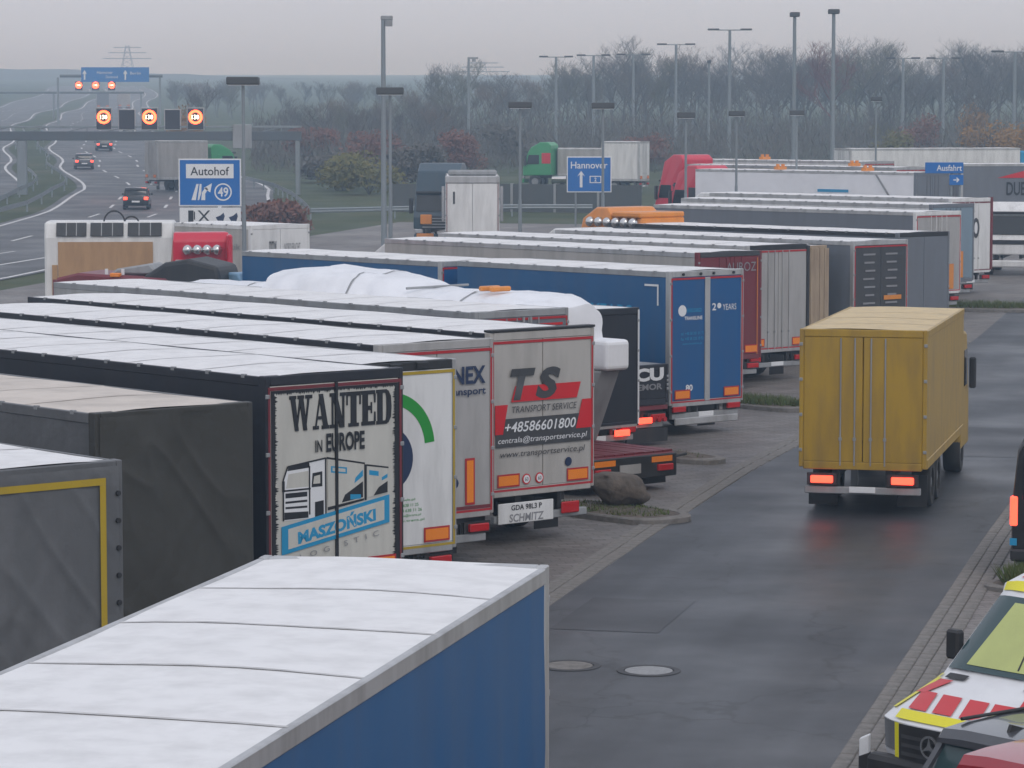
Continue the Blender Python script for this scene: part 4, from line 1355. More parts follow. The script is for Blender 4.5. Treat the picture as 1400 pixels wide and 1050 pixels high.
# ------------------------------------------------------------------ moving trucks, shown standing where they pass
# yellow truck driving away
py_ = root_at_corner(1268, 452, 3.7, 2.5, -RD)
yt = trailer('yellow box truck driving away on the service road', py_, -RD, h=3.7, L=7.6, w=2.5, sill=1.0, side=YELLOWT, door=YELLOWT, frame=YELLOWT, roof=YELLOWTR, rail=YELLOWT, tape=None, plates=False, name='box_truck', cat='truck', group='trucks driving on the service road', ripple=.0, axle=False, lights=False, clips=False)
for s in (-1, 1):
    put('tail_light', TLIGHTON, yt, (s * .8, -.05, .72))
    MB().box(s * .8 - .3, s * .8 + .3, -.02, .05, .6, .84).build('light_carrier', BLACK, yt)
    for y in (1.9, 3.1, 8.2):
        wheel(yt, s * 1.0, y, .5)
MB().prism_x([(7.75, .9), (7.75, 3.2), (9.0, 3.1), (9.6, 1.9), (9.7, .5), (7.75, .5)], -1.2, 1.2).build('cab_body', YELLOWT, yt, .08, seg=2)
MB().box(1.19, 1.21, 8.4, 9.1, 1.9, 2.7).build('side_window', GLASS, yt)
MB().box(1.25, 1.4, 9.1, 9.25, 1.8, 2.5).build('mirror', BLACK, yt, .03)

# blue sided articulated truck in the foreground, coming towards the bridge
a = math.pi - RD
pf = at(552, 766, 4.0)
ft = trailer('white roofed blue curtain trailer passing in the foreground', pf, a, h=4.0, L=13.6, side=BLUET, roof=ROOFW, door=BLUED, frame=ALU, rail=ALU, tape=None, name='semi_trailer', group='trucks driving on the service road', ripple=.016, clips=False)
tractor('blue tractor pulling the foreground trailer', pf + Vector((-math.sin(a), math.cos(a), 0)) * 14.2, a, BLUET, group='trucks driving on the service road')

# ------------------------------------------------------------------ lamps
LAMPH = mat('lamp_housing', (.06, .065, .068), .5, .15)


def lamp_box(label, px, yhead, wpx, base_d, arm=0):
    d = base_d
    z = at_d(px, yhead, d).z
    gz = g(d)
    t = thing('street_lamp', label, 'street lamp', Vector((X(px, d), d, gz)), 0, 'box headed lamps of the truck park')
    H = z - gz
    MB().tube((0, 0, 0), (0, 0, H * .5), .085, 12, .075).tube((0, 0, H * .5), (0, 0, H - .12), .062, 12, .055).build('pole', GALV, t, smooth=True)
    wm = wpx / FOC * d
    MB().box(-wm / 2, wm / 2, -.28, .28, H - .14, H + .12).build('lamp_head', LAMPH, t, .03)
    MB().box(-wm / 2 + .06, wm / 2 - .06, -.22, .22, H - .17, H - .141).build('lamp_lens', WPRINT, t)
    return t


lamp_box('box headed lamp standing beside the Autohof sign', 334, 110, 44, 104)
lamp_box('box headed lamp in front of the tall camera mast', 534, 124, 37, 112)
lamp_box('box headed lamp between the white box truck and Hannover sign', 711, 143, 32, 128)
lamp_box('box headed lamp in front of the Hannover sign', 824, 144, 31, 134)
lamp_box('box headed lamp in front of the red cabs', 937, 157, 24, 142)
lamp_box('box headed lamp second right of the red cabs', 1006, 155, 22, 152)
lamp_box('box headed lamp below the left of two tall masts', 1088, 154, 20, 166)
lamp_box('small box headed lamp right of the tall masts', 1196, 135, 15, 190)


def mast(label, px, ytop, d, kind, wpx, r=.11):
    z = at_d(px, ytop, d).z
    gz = g(d)
    H = z - gz
    t = thing('lamp_mast', label, 'lamp mast', Vector((X(px, d), d, gz)), 0, 'tall lamp masts')
    MB().tube((0, 0, 0), (0, 0, H), r, 12, r * .7).build('pole', GALV, t, smooth=True)
    wm = wpx / FOC * d
    if kind == 'T':
        MB().tube((-wm * .3, 0, H), (wm * .3, 0, H), .05, 8).build('cross_arm', GALV, t)
        for s in (-1, 1):
            MB().box(*sorted((s * wm * .24, s * wm * .5)), -.2, .2, H - .04, H + .14).build('lamp_head', LAMPH, t, .03)
    elif kind == 'flat':
        MB().box(-wm / 2, wm / 2, -.35, .35, H - .1, H + .22).build('lamp_head', LAMPH, t, .04)
    else:
        MB().box(-.12, wm, -.12, .12, H - .05, H + .16).build('lamp_arm', GREYM, t, .03)
        MB().tube((wm * .55, 0, H - .35), (wm * .55, 0, H - .05), .2, 12).build('camera_dome', GREYM, t)
    return t


mast('tall mast with small dome camera on a short arm', 525, 26, 150, 'cam', 13, .15)
mast('left of two tall masts with flat heads above the trees', 1084, 21, 215, 'flat', 13, .17)
mast('right of two tall masts with flat heads above the trees', 1137, 17, 210, 'flat', 15, .17)
for lb_, px, y, d, w_ in (('tall twin arm lamp left of the two flat head masts', 996, 41, 300, 60), ('twin arm lamp between Hannover sign and tall twin arm lamp', 923, 61, 340, 52), ('twin arm lamp against the big bare crown', 865, 75, 350, 46), ('twin arm lamp directly above the Hannover sign', 811, 76, 350, 46), ('leftmost twin arm lamp, right of the single arm lamp', 760, 78, 345, 46), ('twin arm lamp left of the Ausfahrt sign', 1232, 80, 330, 46), ('twin arm lamp above the Ausfahrt sign', 1287, 80, 325, 46), ('twin arm lamp at the right edge of the view', 1384, 71, 290, 64)):
    mast(lb_, px, y, d, 'T', w_, .2)
mast('single arm lamp behind the white box truck', 641, 80, 330, 'arm', 13, .18)
mast('slim bare mast between the twin arm lamps and red cabs', 968, 85, 340, 'flat', 5, .16)

# ------------------------------------------------------------------ signs


def sign_base(name, label, px0, px1, py0, py1, d, m, posts, border=True):
    a_, b_ = at_d(px0, py0, d), at_d(px1, py1, d)
    w, hh = b_.x - a_.x, a_.z - b_.z
    gz = g(d)
    t = thing(name, label, 'sign', Vector(((a_.x + b_.x) / 2, d, gz)), 0)
    zc = (a_.z + b_.z) / 2 - gz
    MB().box(-w / 2, w / 2, -.02, .04, zc - hh / 2, zc + hh / 2).build('sign_board', WPRINT if border else m, t, .01)
    if border:
        MB().box(-w / 2 + .06, w / 2 - .06, -.03, -.021, zc - hh / 2 + .06, zc + hh / 2 - .06).build('sign_face', m, t)
    for x in posts:
        MB().tube((x * w, .12, 0), (x * w, .12, zc + hh / 2 - .05), .06, 10).build('sign_post', GALV, t)
    return t, w, hh, zc


s1, w, hh, zc = sign_base('exit_sign', 'blue Autohof exit sign with the number 49 in a circle', 244, 330, 217, 282, 140, SIGNB, (-.32, .32))
MB().box(-w * .38, w * .38, -.04, -.031, zc + hh * .09, zc + hh * .39).build('white_field', WPRINT, s1)
letter(s1, 'Autohof', 0, zc + hh * .24, w * .62, hh * .18, INK, y=-.044, bold=.01)
cx, cz, k = -w * .14, zc - hh * .2, hh * .17
for poly in ([(-1.35, -1), (-.75, -1), (-.35, 1), (-.65, 1)], [(.0, -1), (.55, -1), (.55, -.2), (.95, .35), (.62, .6), (.1, -.05)], [(-.2, 1), (.05, 1), (.02, -.1), (-.3, -1), (-.5, -1)], [(.35, .5), (1.5, 1.1), (1.25, -.05)]):
    MB().prism_y([(cx + p[0] * k * .9, cz + p[1] * k) for p in poly], -.036, -.031).build('motorway_symbol', WPRINT, s1)
cx = w * .21
MB().prism_y(arc(cx, cz, hh * .155, hh * .185, 0, 6.283, 28), -.036, -.031).build('number_ring', WPRINT, s1)
letter(s1, '49', cx, cz, hh * .22, hh * .2, WPRINT, y=-.037, bold=.02)
a_, b_ = at_d(245, 284, 140), at_d(330, 307, 140)
z1, z0 = a_.z - g(140), b_.z - g(140)
MB().box(-w * .49, w * .49, -.02, .04, z0, z1).build('service_panel', WPRINT, s1, .01)
zm = (z0 + z1) / 2
hs = (z1 - z0) * .34
for x0, poly in ((-.30, [(-.8, -1), (.5, -1), (.5, 1), (-.8, 1)]), (-.30, [(.6, -.6), (.9, -.6), (.9, .7), (.6, .9)])):
    MB().prism_y([(x0 * w + p[0] * hs * .7, zm + p[1] * hs) for p in poly], -.026, -.021).build('fuel_symbol', INK, s1)
for q in (-1, 1):
    MB().prism_y([(-.1 * w + q * (-.9) * hs - .05, zm - hs), (-.1 * w + q * (-.9) * hs + .05, zm - hs), (-.1 * w + q * .9 * hs + .05, zm + hs), (-.1 * w + q * .9 * hs - .05, zm + hs)], -.026 - .002 * q, -.021).build('fork_knife_symbol', INK, s1)
for x0 in (.16, .37):
    MB().prism_y([(x0 * w - hs * .8, zm - hs * .2), (x0 * w - hs * .3, zm - hs), (x0 * w + hs * .5, zm - hs), (x0 * w + hs * .8, zm), (x0 * w + hs * .6, zm + hs * .6), (x0 * w, zm + hs * .1)], -.026, -.021).build('service_symbol', INKB, s1)

s2, w, hh, zc = sign_base('direction_sign', 'blue Hannover direction sign with upward arrow and motorway number', 775, 836, 214, 263, 182, SIGNB, (-.3, .3))
letter(s2, 'Hannover', 0, zc + hh * .26, w * .82, hh * .19, WPRINT, y=-.037, bold=.01)
MB().prism_y([(-w * .21, zc - hh * .36), (-w * .15, zc - hh * .36), (-w * .15, zc - hh * .0), (-w * .09, zc - hh * .06), (-w * .18, zc + hh * .1), (-w * .27, zc - hh * .06), (-w * .21, zc - hh * .0)], -.037, -.031).build('arrow', WPRINT, s2)
fx, fz = w * .14, zc - hh * .14
MB().box(fx - w * .13, fx + w * .13, -.037, -.031, fz - hh * .1, fz + hh * .1).build('number_frame', WPRINT, s2)
MB().box(fx - w * .11, fx + w * .11, -.042, -.0371, fz - hh * .075, fz + hh * .075).build('number_field', SIGNB, s2)
letter(s2, '2', fx, fz, w * .05, hh * .11, WPRINT, y=-.046, bold=.02)

s3, w, hh, zc = sign_base('exit_arrow_sign', 'small blue Ausfahrt sign with an arrow panel below', 1265, 1317, 222, 237, 150, SIGNB, (.2, .42), border=False)
letter(s3, 'Ausfahrt', w * .13, zc, w * .66, hh * .55, WPRINT, y=-.03, bold=.01)
a_, b_ = at_d(1298, 239, 150), at_d(1317, 253, 150)
z1, z0 = a_.z - g(150), b_.z - g(150)
x0, x1 = a_.x - s3.location.x, b_.x - s3.location.x
MB().box(x0, x1, -.02, .04, z0, z1).build('arrow_panel', SIGNB, s3, .01)
zm, xm, hs = (z0 + z1) / 2, (x0 + x1) / 2, (z1 - z0) * .3
MB().prism_y([(xm - hs, zm - hs * .18), (xm + hs * .3, zm - hs * .18), (xm - hs * .1, zm - hs * .7), (xm + hs * .25, zm - hs * .8), (xm + hs, zm), (xm + hs * .25, zm + hs * .8), (xm - hs * .1, zm + hs * .7), (xm + hs * .3, zm + hs * .18), (xm - hs, zm + hs * .18)], -.026, -.021).build('arrow', WPRINT, s3)

# ------------------------------------------------------------------ motorway gantries


BEAMD = mat('gantry_dark_grey', (.085, .10, .115), .55, .2)


def led_panel(parent, xc, zc, w, h, on):
    MB().box(xc - w / 2, xc + w / 2, -.25, .05, zc - h / 2, zc + h / 2).build('display_frame', ALU, parent, .03)
    p = MB().box(xc - w / 2 + .07, xc + w / 2 - .07, -.27, -.251, zc - h / 2 + .07, zc + h / 2 - .07).build('display_panel', LCDOFF, parent)
    if on:
        zc += h * .08
        MB().prism_y(arc(xc, zc, w * .27, w * .41, 0, 6.283, 26), -.29, -.272).build('red_ring', LEDRED, p)
        me = text_mesh(on, w * .42, w * .25, .02)
        me.materials.clear()
        me.materials.append(LEDWHITE)
        me.transform(Matrix.Rotation(rad(90), 4, 'X'))
        put('speed_figure', me, p, (xc, -.285, zc))


def gantry(label, d, x0, x1, ybeam0, ybeam1, posts, panels, post_px):
    gz = g(d)
    a0, a1 = at_d(x0, ybeam0, d), at_d(x1, ybeam1, d)
    t = thing('sign_gantry', label, 'gantry', Vector((a0.x, d, gz)), 0, 'gantries across the motorway')
    W_ = a1.x - a0.x
    zt, zb = a0.z - gz, a1.z - gz
    MB().box(0, W_, -.3, .3, zb, zb + (zt - zb) * .62).build('lower_beam', BEAMD, t, .03)
    MB().box(0, W_, -.25, .25, zt - .16, zt).build('upper_beam', GALV, t, .02)
    n = max(4, int(W_ / 1.4))
    for i in range(n):
        xa = W_ * i / n
        MB().tube((xa, -.2, zb + (zt - zb) * .6), (xa + (W_ / n if i % 2 else 0), -.2, zt - .1), .04, 6).build('brace', GALV, t)
    for px, wpx in post_px:
        x = X(px, d) - a0.x
        hw = wpx / FOC * d / 2
        MB().box(x - hw, x + hw, -.28, .28, -.3, zb - .002).build('gantry_post', GALV, t, .04)
    for px0, px1, py0, py1, on in panels:
        b0, b1 = at_d(px0, py0, d - .4), at_d(px1, py1, d - .4)
        led_panel(t, (b0.x + b1.x) / 2 - a0.x, (b0.z + b1.z) / 2 - gz, b1.x - b0.x, b0.z - b1.z, on)
    return t


gy = gantry('grey sign gantry with three lit 130 speed displays', 232, -40, 412, 172, 192, 0, [(130, 153, 147, 178, '130'), (161, 185, 149, 178, None), (192, 216, 147, 178, '130'), (224, 247, 149, 178, None), (255, 279, 147, 178, '130')], [(32, 13), (408, 6)])
MB().box(X(320, 232) - gy.location.x, X(346, 232) - gy.location.x, -.5, -.31, at_d(0, 203, 232).z - g(232), at_d(0, 170, 232).z - g(232)).build('control_box', GREYM, gy, .05)
gf = gantry('far gantry with wide blue direction board and red speed lamps', 470, 82, 222, 102, 106, 0, [(102, 113, 111, 124, '130'), (125, 136, 111, 124, '130'), (147, 158, 111, 124, '130')], [(82, 2.4), (221, 2.4)])
b0, b1 = at_d(111, 92, 469), at_d(204, 112, 469)
ox, oz = gf.location.x, g(470)
bd = MB().box(b0.x - ox, b1.x - ox, -1.1, -.95, b1.z - oz, b0.z - oz).build('direction_board', SIGNBF, gf)
for x_, z_, w_, h_, s_ in ((.35, .35, 2.4, .45, 'Hannover'), (.45, .66, 1.8, .4, 'Dortmund'), (.8, .4, 1.6, .4, 'Berlin')):
    letter(bd, s_, b0.x - ox + (b1.x - b0.x) * x_, b0.z - oz - (b0.z - b1.z) * z_, w_, h_, WPRINT, y=-1.13)
for x_ in (.05, .65):
    xx = b0.x - ox + (b1.x - b0.x) * x_
    zz = b1.z - oz
    MB().prism_y([(xx - .12, zz + .3), (xx + .12, zz + .3), (xx + .12, zz + 1.2), (xx + .35, zz + 1.2), (xx, zz + 1.8), (xx - .35, zz + 1.2), (xx - .12, zz + 1.2)], -1.14, -1.11).build('arrow', WPRINT, bd)
gantry('farthest thin gantry beam over the oncoming lanes', 520, -30, 197, 125, 128, 0, [], [(76, 2), (195, 2)])


# ------------------------------------------------------------------ small cars
def car(label, loc, heading, paint, L=4.2, w=1.76, hgt=1.46, group=None, lit=False, glass=GLASS, front_lit=False, cat='car', name='car'):
    """origin under the middle of the rear, +y forward"""
    t = thing(name, label, cat, loc, heading, group)
    hw = w / 2
    st = [(0.0, .86, .40, .80), (.05, .95, .32, .93), (.35, 1, .26, .97), (1.0, 1, .24, .96), (2.8, 1, .24, .94), (3.3, .98, .24, .88), (3.95, .92, .26, .76), (4.15, .8, .34, .66), (4.2, .7, .42, .6)]
    rings = []
    for y, k, z0, z1 in st:
        y *= L / 4.2
        a = hw * k
        zz = (z0 + z1) / 2
        rings.append([(-a * .9, y, z0), (-a, y, z0 + .12), (-a, y, zz + .1), (-a * .93, y, z1), (-a * .4, y, z1 + .02), (a * .4, y, z1 + .02), (a * .93, y, z1), (a, y, zz + .1), (a, y, z0 + .12), (a * .9, y, z0)])
    MB().loft(rings).build('body', paint, t, smooth=True)
    cab = [(.22, .84, .95, .96), (.42, .80, .95, hgt - .06), (.7, .80, .95, hgt - .015), (1.7, .82, .95, hgt - .01), (2.1, .82, .95, hgt - .06), (3.05, .80, .90, .92)]
    MB().loft([[(-hw * .93, y * L / 4.2, z0 - .04), (-hw * k * .98, y * L / 4.2, z1 - .05), (-hw * k * .80, y * L / 4.2, z1 - .01), (hw * k * .80, y * L / 4.2, z1 - .01), (hw * k * .98, y * L / 4.2, z1 - .05), (hw * .93, y * L / 4.2, z0 - .04)] for y, k, z0, z1 in cab]).build('glazing', glass, t, smooth=True)
    rf_ = [(.30, hgt - .11), (.38, hgt - .02), (.7, hgt + .008), (1.3, hgt + .018), (1.8, hgt + .008), (2.15, hgt - .05)]
    MB().loft([[(-hw * .84, y * L / 4.2, z - .055), (-hw * .80, y * L / 4.2, z - .005), (-hw * .45, y * L / 4.2, z + .018), (hw * .45, y * L / 4.2, z + .018), (hw * .80, y * L / 4.2, z - .005), (hw * .84, y * L / 4.2, z - .055)] for y, z in rf_]).build('roof', paint, t, smooth=True)
    for s in (-1, 1):
        MB().loft([[(s * hw * kx + dx, y * L / 4.2, z + dz) for dx, dz in ((-.035, -.04), (.035, -.04), (.035, .03), (-.035, .03))] for y, z, kx in ((.18, .93, .90), (.40, hgt - .13, .80), (.6, hgt - .075, .80), (1.9, hgt - .07, .81), (2.2, hgt - .12, .81), (3.1, .92, .90))]).build('roof_rail', paint, t)
        MB().box(*sorted((s * hw * .62, s * hw * .93)), -.02, .16, .66, .86).build('tail_light', TAILON if lit else TAIL, t, .03)
        MB().box(*sorted((s * hw * .5, s * hw * .8)), L - .22, L - .02, .56, .68).build('headlight', HEADON if front_lit else CHROME, t, .03)
        MB().box(*sorted((s * hw * 1.0, s * (hw + .16))), 2.6 * L / 4.2, 2.75 * L / 4.2, .92, 1.06).build('mirror', paint, t, .03)
        for y in (.75, 3.4):
            wheel(t, s * (hw - .1), y * L / 4.2, .31, WH_C)
    MB().box(-.26, .26, -.03, .0, .5, .61).build('number_plate', WPRINT, t)
    return t


HC = rad(-50)
uc = Vector((-math.sin(HC), math.cos(HC), 0))
nc = Vector((math.cos(HC), math.sin(HC), 0))


def car_at(px, py, z, w, lab, paint, **kw):
    p = at(px, py, z)
    c = p - uc * .38 + nc * (w * .40)
    c.z = .03
    return car(lab, c, HC, paint, w=w, hgt=z, **kw)


cg = car_at(1290, 996, 1.42, 1.78, 'dark grey hatchback with roof fin at the lower right corner', CARG, glass=TEALG, group='cars parked at the right')
MB().prism_x([(.58, 1.43), (.82, 1.45), (.62, 1.51)], -.02, .02).build('roof_fin', BLACK, cg)
for s in (-1, 1):
    MB().tube((s * .70, .65, 1.46), (s * .70, 2.2, 1.44), .02, 8).build('roof_bar', BLACK, cg)
cr = car_at(1318, 1032, 1.56, 1.7, 'bright red small car at the bottom edge', CARR, glass=TEALG, group='cars parked at the right')

# ambulance-coloured van -------------------------------------------------------------------
pa = at(1280, 1004, .95)
HV = HC
va = thing('ambulance_van', 'white ambulance van with neon yellow edges and red chevrons', 'van', Vector((pa.x, pa.y, .03)) , HC + math.pi)
# local: +y forward (towards camera-left), front at y=0, so the body runs to -y
prof = [(.0, .38, .86), (.06, .62, .90), (.05, .98, .93), (-.12, 1.10, .95), (-.95, 1.34, .98), (-1.05, 1.38, .98), (-1.95, 2.28, .86), (-2.1, 2.38, .84), (-2.6, 2.52, .82), (-5.4, 2.55, .80), (-5.6, 2.4, .82), (-5.7, 1.2, .98), (-5.7, .4, .95)]
nv = 10
rg_ = []
xs_ = [-1, -.93, -.75, -.4, 0, .4, .75, .93, 1]
b = MB()
cols = []
for (y, z, k) in prof:
    row = []
    for q in xs_:
        bow = (q * q) * .0
        fy = -.20 * q ** 4 if y > -.2 else (-.14 * q ** 4 if y > -1.99 else 0)
        fz = -.05 * q ** 6 if 1.0 < z < 2.6 else 0
        row.append((q * k, y + fy, z + fz))
    cols.append(row)
vv = [p for r in cols for p in r]
nn = len(xs_)
b.add(vv, [(i * nn + j, i * nn + j + 1, (i + 1) * nn + j + 1, (i + 1) * nn + j) for i in range(len(prof) - 1) for j in range(nn - 1)])
for side_i in (0, nn - 1):
    b.add([cols[i][side_i] for i in range(len(prof))], [tuple(range(len(prof)))])
VANW = mat('white_van_paint', (.74, .74, .75), .3, .08, coat=.5)
b.build('body', VANW, va, smooth=True)


def van_pt(i0, f, q, off=.012):
    """point on the front skin: between profile rows i0 and i0+1"""
    (y0, z0, k0), (y1, z1, k1) = prof[i0], prof[i0 + 1]
    y, z, k = y0 + (y1 - y0) * f, z0 + (z1 - z0) * f, k0 + (k1 - k0) * f

    def bow(yy, zz):
        return (-.20 * q ** 4 if yy > -.2 else (-.14 * q ** 4 if yy > -1.99 else 0)), (-.05 * q ** 6 if 1.0 < zz < 2.6 else 0)
    b0, b1 = bow(y0, z0), bow(y1, z1)
    dy, dz = y1 - y0, z1 - z0
    ln = math.hypot(dy, dz)
    ny, nz = dz / ln, -dy / ln
    return Vector((q * k, y + b0[0] + (b1[0] - b0[0]) * f + ny * off, z + b0[1] + (b1[1] - b0[1]) * f + nz * off))


def van_patch(name, i0, f0, f1, q0, q1, m, off=.012, n=8, skew=0.0, parent=None):
    return MB().grid(lambda u, v: van_pt(i0, f0 + (f1 - f0) * v, q0 + (q1 - q0) * u + skew * (v - .5), off), n, 2).build(name, m, parent or va, smooth=True)


van_patch('windscreen', 5, .06, .93, -.93, .93, TEALG, .02, 14)
van_patch('sunshade', 5, .12, .86, -.88, .55, VESTY, .028, 12, -.12)
for k in range(5):
    van_patch('shade_fold', 5, .14, .80, -.15 - k * .14, -.125 - k * .14, BLACK, .033 + .001 * k, 3, .12)
for s_ in (-1, 1):
    van_patch('hood_stripe', 3, .0, 1.0, *sorted((s_ * .86, s_ * .99)), NEON, .013, 4)
van_patch('hood_stripe', 4, .0, .98, .94, 1.0, NEON, .015, 4)
van_patch('hood_stripe', 4, .0, .98, -1.0, -.94, NEON, .015, 4)
van_patch('hood_vent', 4, .0, 1.0, .45, .80, BLACK, .02, 4)
van_patch('hood_vent', 4, .0, 1.0, -.80, -.45, BLACK, .02, 4)
for q in (-.66, -.28, .14, .54):
    van_patch('red_chevron', 3, .03, .55, q - .12, q + .18, SIGRED, .014, 4, .22)
van_patch('red_chevron', 3, .5, .95, .66, .90, SIGRED, .0145, 4, -.15)
van_patch('red_chevron', 3, .5, .95, -.86, -.64, SIGRED, .0145, 4, .15)
van_patch('neon_edge', 2, .25, .98, -.70, .70, NEON, .016, 10)
van_patch('roof_edge', 6, .0, 1.0, -.95, .95, NEON, .014, 10)
van_patch('roof_red_stripe', 7, .2, .7, -.8, .8, SIGRED, .014, 10)
gr_ = van_patch('grille', 1, -.75, .98, -.56, .56, BLACK, .02, 10)
for k in range(3):
    van_patch('grille_bar', 1, .02 + k * .27, .14 + k * .27, -.5, .5, DGREY, .035, 10, parent=gr_)
for s in (-1, 1):
    van_patch('grille_frame', 1, -.75, 1.0, *sorted((s * .56, s * .64)), NEON, .024, 2)
    van_patch('headlight', 1, .1, 1.0, *sorted((s * .62, s * .93)), CHROME, .018, 5)
    wheel(va, s * .84, -1.0, .34, WH_C)
    wheel(va, s * .84, -4.6, .34, WH_C)
    MB().box(*sorted((s * 1.02, s * 1.22)), -1.62, -1.48, 1.45, 1.8).build('mirror', BLACK, va, .03)
van_patch('neon_lower', 1, -.95, -.75, -.6, .6, NEON, .022, 10)
MB().prism_x([(.02, .30), (.14, .34), (.14, .56), (.02, .60), (-.3, .5), (-.3, .3)], -.95, .95).build('bumper', BLACK, va, .04)
eb = van_pt(1, .45, 0, .06)
em = MB().prism_y(arc(0, 0, .105, .13, 0, 6.283, 24), -.01, .01)
for k in range(3):
    a2 = rad(90 + 120 * k)
    em.prism_y([(.115 * math.cos(a2), .115 * math.sin(a2)), (.03 * math.cos(a2 + 1.05), .03 * math.sin(a2 + 1.05)), (0, 0), (.03 * math.cos(a2 - 1.05), .03 * math.sin(a2 - 1.05))], -.012, .008)
em.build('star_emblem', CHROME, va, loc=eb)
van_patch('yellow_side_flash', 9, .0, .9, -1.0, -.9, NEON, .01, 2)

# black van at the right edge
pv = at(1381, 797, .0)
pv = Vector((pv.x, pv.y, .03))
HB = rad(-20)
bv = thing('black_van', 'black van with lit red tail lamp at the right edge', 'van', pv + Vector((math.cos(HB), math.sin(HB), 0)) * .97, HB)
MB().loft([[(-k * .92, y, z0), (-k, y, z0 + .25), (-k, y, 1.3), (-k * .9, y, z1 - .18), (-k * .8, y, z1), (k * .8, y, z1), (k * .9, y, z1 - .18), (k, y, 1.3), (k, y, z0 + .25), (k * .92, y, z0)] for y, k, z0, z1 in ((0, .94, .34, 2.36), (.06, .97, .3, 2.44), (.4, .97, .28, 2.48), (3.6, .97, .28, 2.46), (4.3, .95, .28, 1.6), (5.1, .9, .3, 1.15))]).build('body', CARB, bv, smooth=True)
for s in (-1, 1):
    MB().box(*sorted((s * .86, s * .985)), -.03, .1, .95, 1.45).build('tail_light', TAILON, bv, .02)
    MB().box(s * .42 - .36, s * .42 + .36, -.02, .0, 1.4, 2.15).build('rear_window', GLASS, bv, .01)
    for y in (.9, 4.0):
        wheel(bv, s * .86, y, .34, WH_C)
MB().box(-.26, .26, -.04, .0, .62, .74).build('number_plate', WPRINT, bv)
MB().box(-.98, -.86, -.045, -.03, .62, .74).build('blue_plate_field', CYAN, bv)
MB().box(-.96, .96, -.12, .0, .36, .56).build('bumper', BLACK, bv, .03)

# delineator post
pd = at(1182, 1066)
dp = thing('delineator_post', 'white roadside delineator post with black band at the bottom edge', 'post', pd, rad(-20))
MB().prism_y([(-.06, .0), (.06, .0), (.06, .56), (-.06, .50)], -.05, .05).build('white_post', WPRINT, dp, .012)
MB().prism_y([(-.062, .06), (.062, .06), (.062, .34), (-.062, .29)], -.052, .052).build('black_band', BLACK, dp)

# cars and trucks on the motorway -----------------------------------------------------------
for lab, y, t_, pt, lit in (('dark car braking in the middle lane below the gantry', 205, -.3, CARB, 1), ('red lit silver car in the right lane below the gantry', 222, 3.2, LGREY, 1), ('dark car in the left lane beyond the gantry', 285, -3.8, CARG, 1), ('small dark car under the far displays', 340, .0, CARB, 1), ('pale car in the right lane far up the motorway', 390, 3.3, WHITE, 1)):
    p = mway(y, t_)
    car(lab, p, math.atan2(-(mid(y + 8) - mid(y)), 8), pt, lit=True, group='cars driving away on the motorway')
for lab, y, t_, pt in (('oncoming white car with bright headlamps nearest on the motorway', 330, -13, WHITE), ('oncoming dark car with headlamps farther up the motorway', 400, -17, CARG)):
    p = mway(y, t_)
    car(lab, p, math.pi + math.atan2(-(mid(y + 8) - mid(y)), 8), pt, front_lit=True, group='oncoming cars on the motorway')
pgm = mway(228, 2.0)
pgm = Vector((X(208, 238), 238, g(238)))
trailer('pale trailer of the green truck on the motorway', pgm, rad(-62), h=3.9, L=4.2, side=LGREY, door=LGREY, frame=ALU, tape=None, group='trucks on the motorway', name='truck_trailer', clips=False)
tractor('green truck cab on the motorway half hidden by the Autohof sign', pgm + Vector((3.9, 2.6, .1)), rad(-62), GREENT, group='trucks on the motorway', hgt=3.5)
for lab, px, d, m_ in (('left of two grey trucks far up the motorway', 143, 610, SLATE), ('right of two grey trucks far up the motorway', 172, 620, LGREY)):
    trailer(lab, Vector((X(px, d), d, g(d))), rad(8), h=4, L=12, side=m_, door=m_, frame=ALU, tape=None, group='trucks on the motorway', name='truck_trailer', clips=False, rods=False)

# ------------------------------------------------------------------ vegetation


def gen_tree(seed, H, spread=.62, levels=5, dens=1.0):
    rg = random.Random(seed)
    tr, cr = MB(), MB()

    def seg(b, a, c, r0, r1, n):
        d = c - a
        if d.length < 1e-4:
            return
        d.normalize()
        u = d.orthogonal().normalized()
        w = d.cross(u)
        vs = []
        for p, q in ((a, r0), (c, r1)):
            for i in range(n):
                t = 2 * math.pi * i / n
                vs.append(p + (u * math.cos(t) + w * math.sin(t)) * q)
        b.add(vs, [(i, (i + 1) % n, n + (i + 1) % n, n + i) for i in range(n)])

    def branch(p, d, ln, r, lv):
        n = 3
        b = tr if lv == 0 else cr
        pts = [p]
        dd = d.copy()
        ns = 4 if lv < 2 else 3 if lv < 3 else 2
        for i in range(ns):
            dd = (dd + Vector((rg.uniform(-1, 1), rg.uniform(-1, 1), rg.uniform(-.5, 1))) * (.10 if lv == 0 else .24)).normalized()
            q = pts[-1] + dd * ln / ns
            seg(b, pts[-1], q, r * (1 - .55 * i / ns), r * (1 - .55 * (i + 1) / ns), 6 if lv == 0 else n)
            pts.append(q)
        if lv >= levels - 1:
            return
        kids = [7, 5, 5, 4, 3][lv]
        kids = max(2, int(round(kids * dens * rg.uniform(.8, 1.25))))
        for i in range(kids):
            f = (.35 + .65 * (i + .5) / kids) if lv == 0 else rg.uniform(.25, 1.0)
            k = min(ns - 1, int(f * ns))
            q = pts[k] + (pts[k + 1] - pts[k]) * (f * ns - k)
            az = rg.uniform(0, 6.28)
            side = Vector((math.cos(az), math.sin(az), rg.uniform(-.1, .35)))
            nd = (dd * (1 - spread * rg.uniform(.6, 1.1)) + side * spread + Vector((0, 0, .28))).normalized()
            branch(q, nd, ln * rg.uniform(.48, .70), max(.013, r * .50), lv + 1)
    branch(Vector((0, 0, -.3)), Vector((0, 0, 1)), H * .55, H * .016, 0)
    return tr, cr


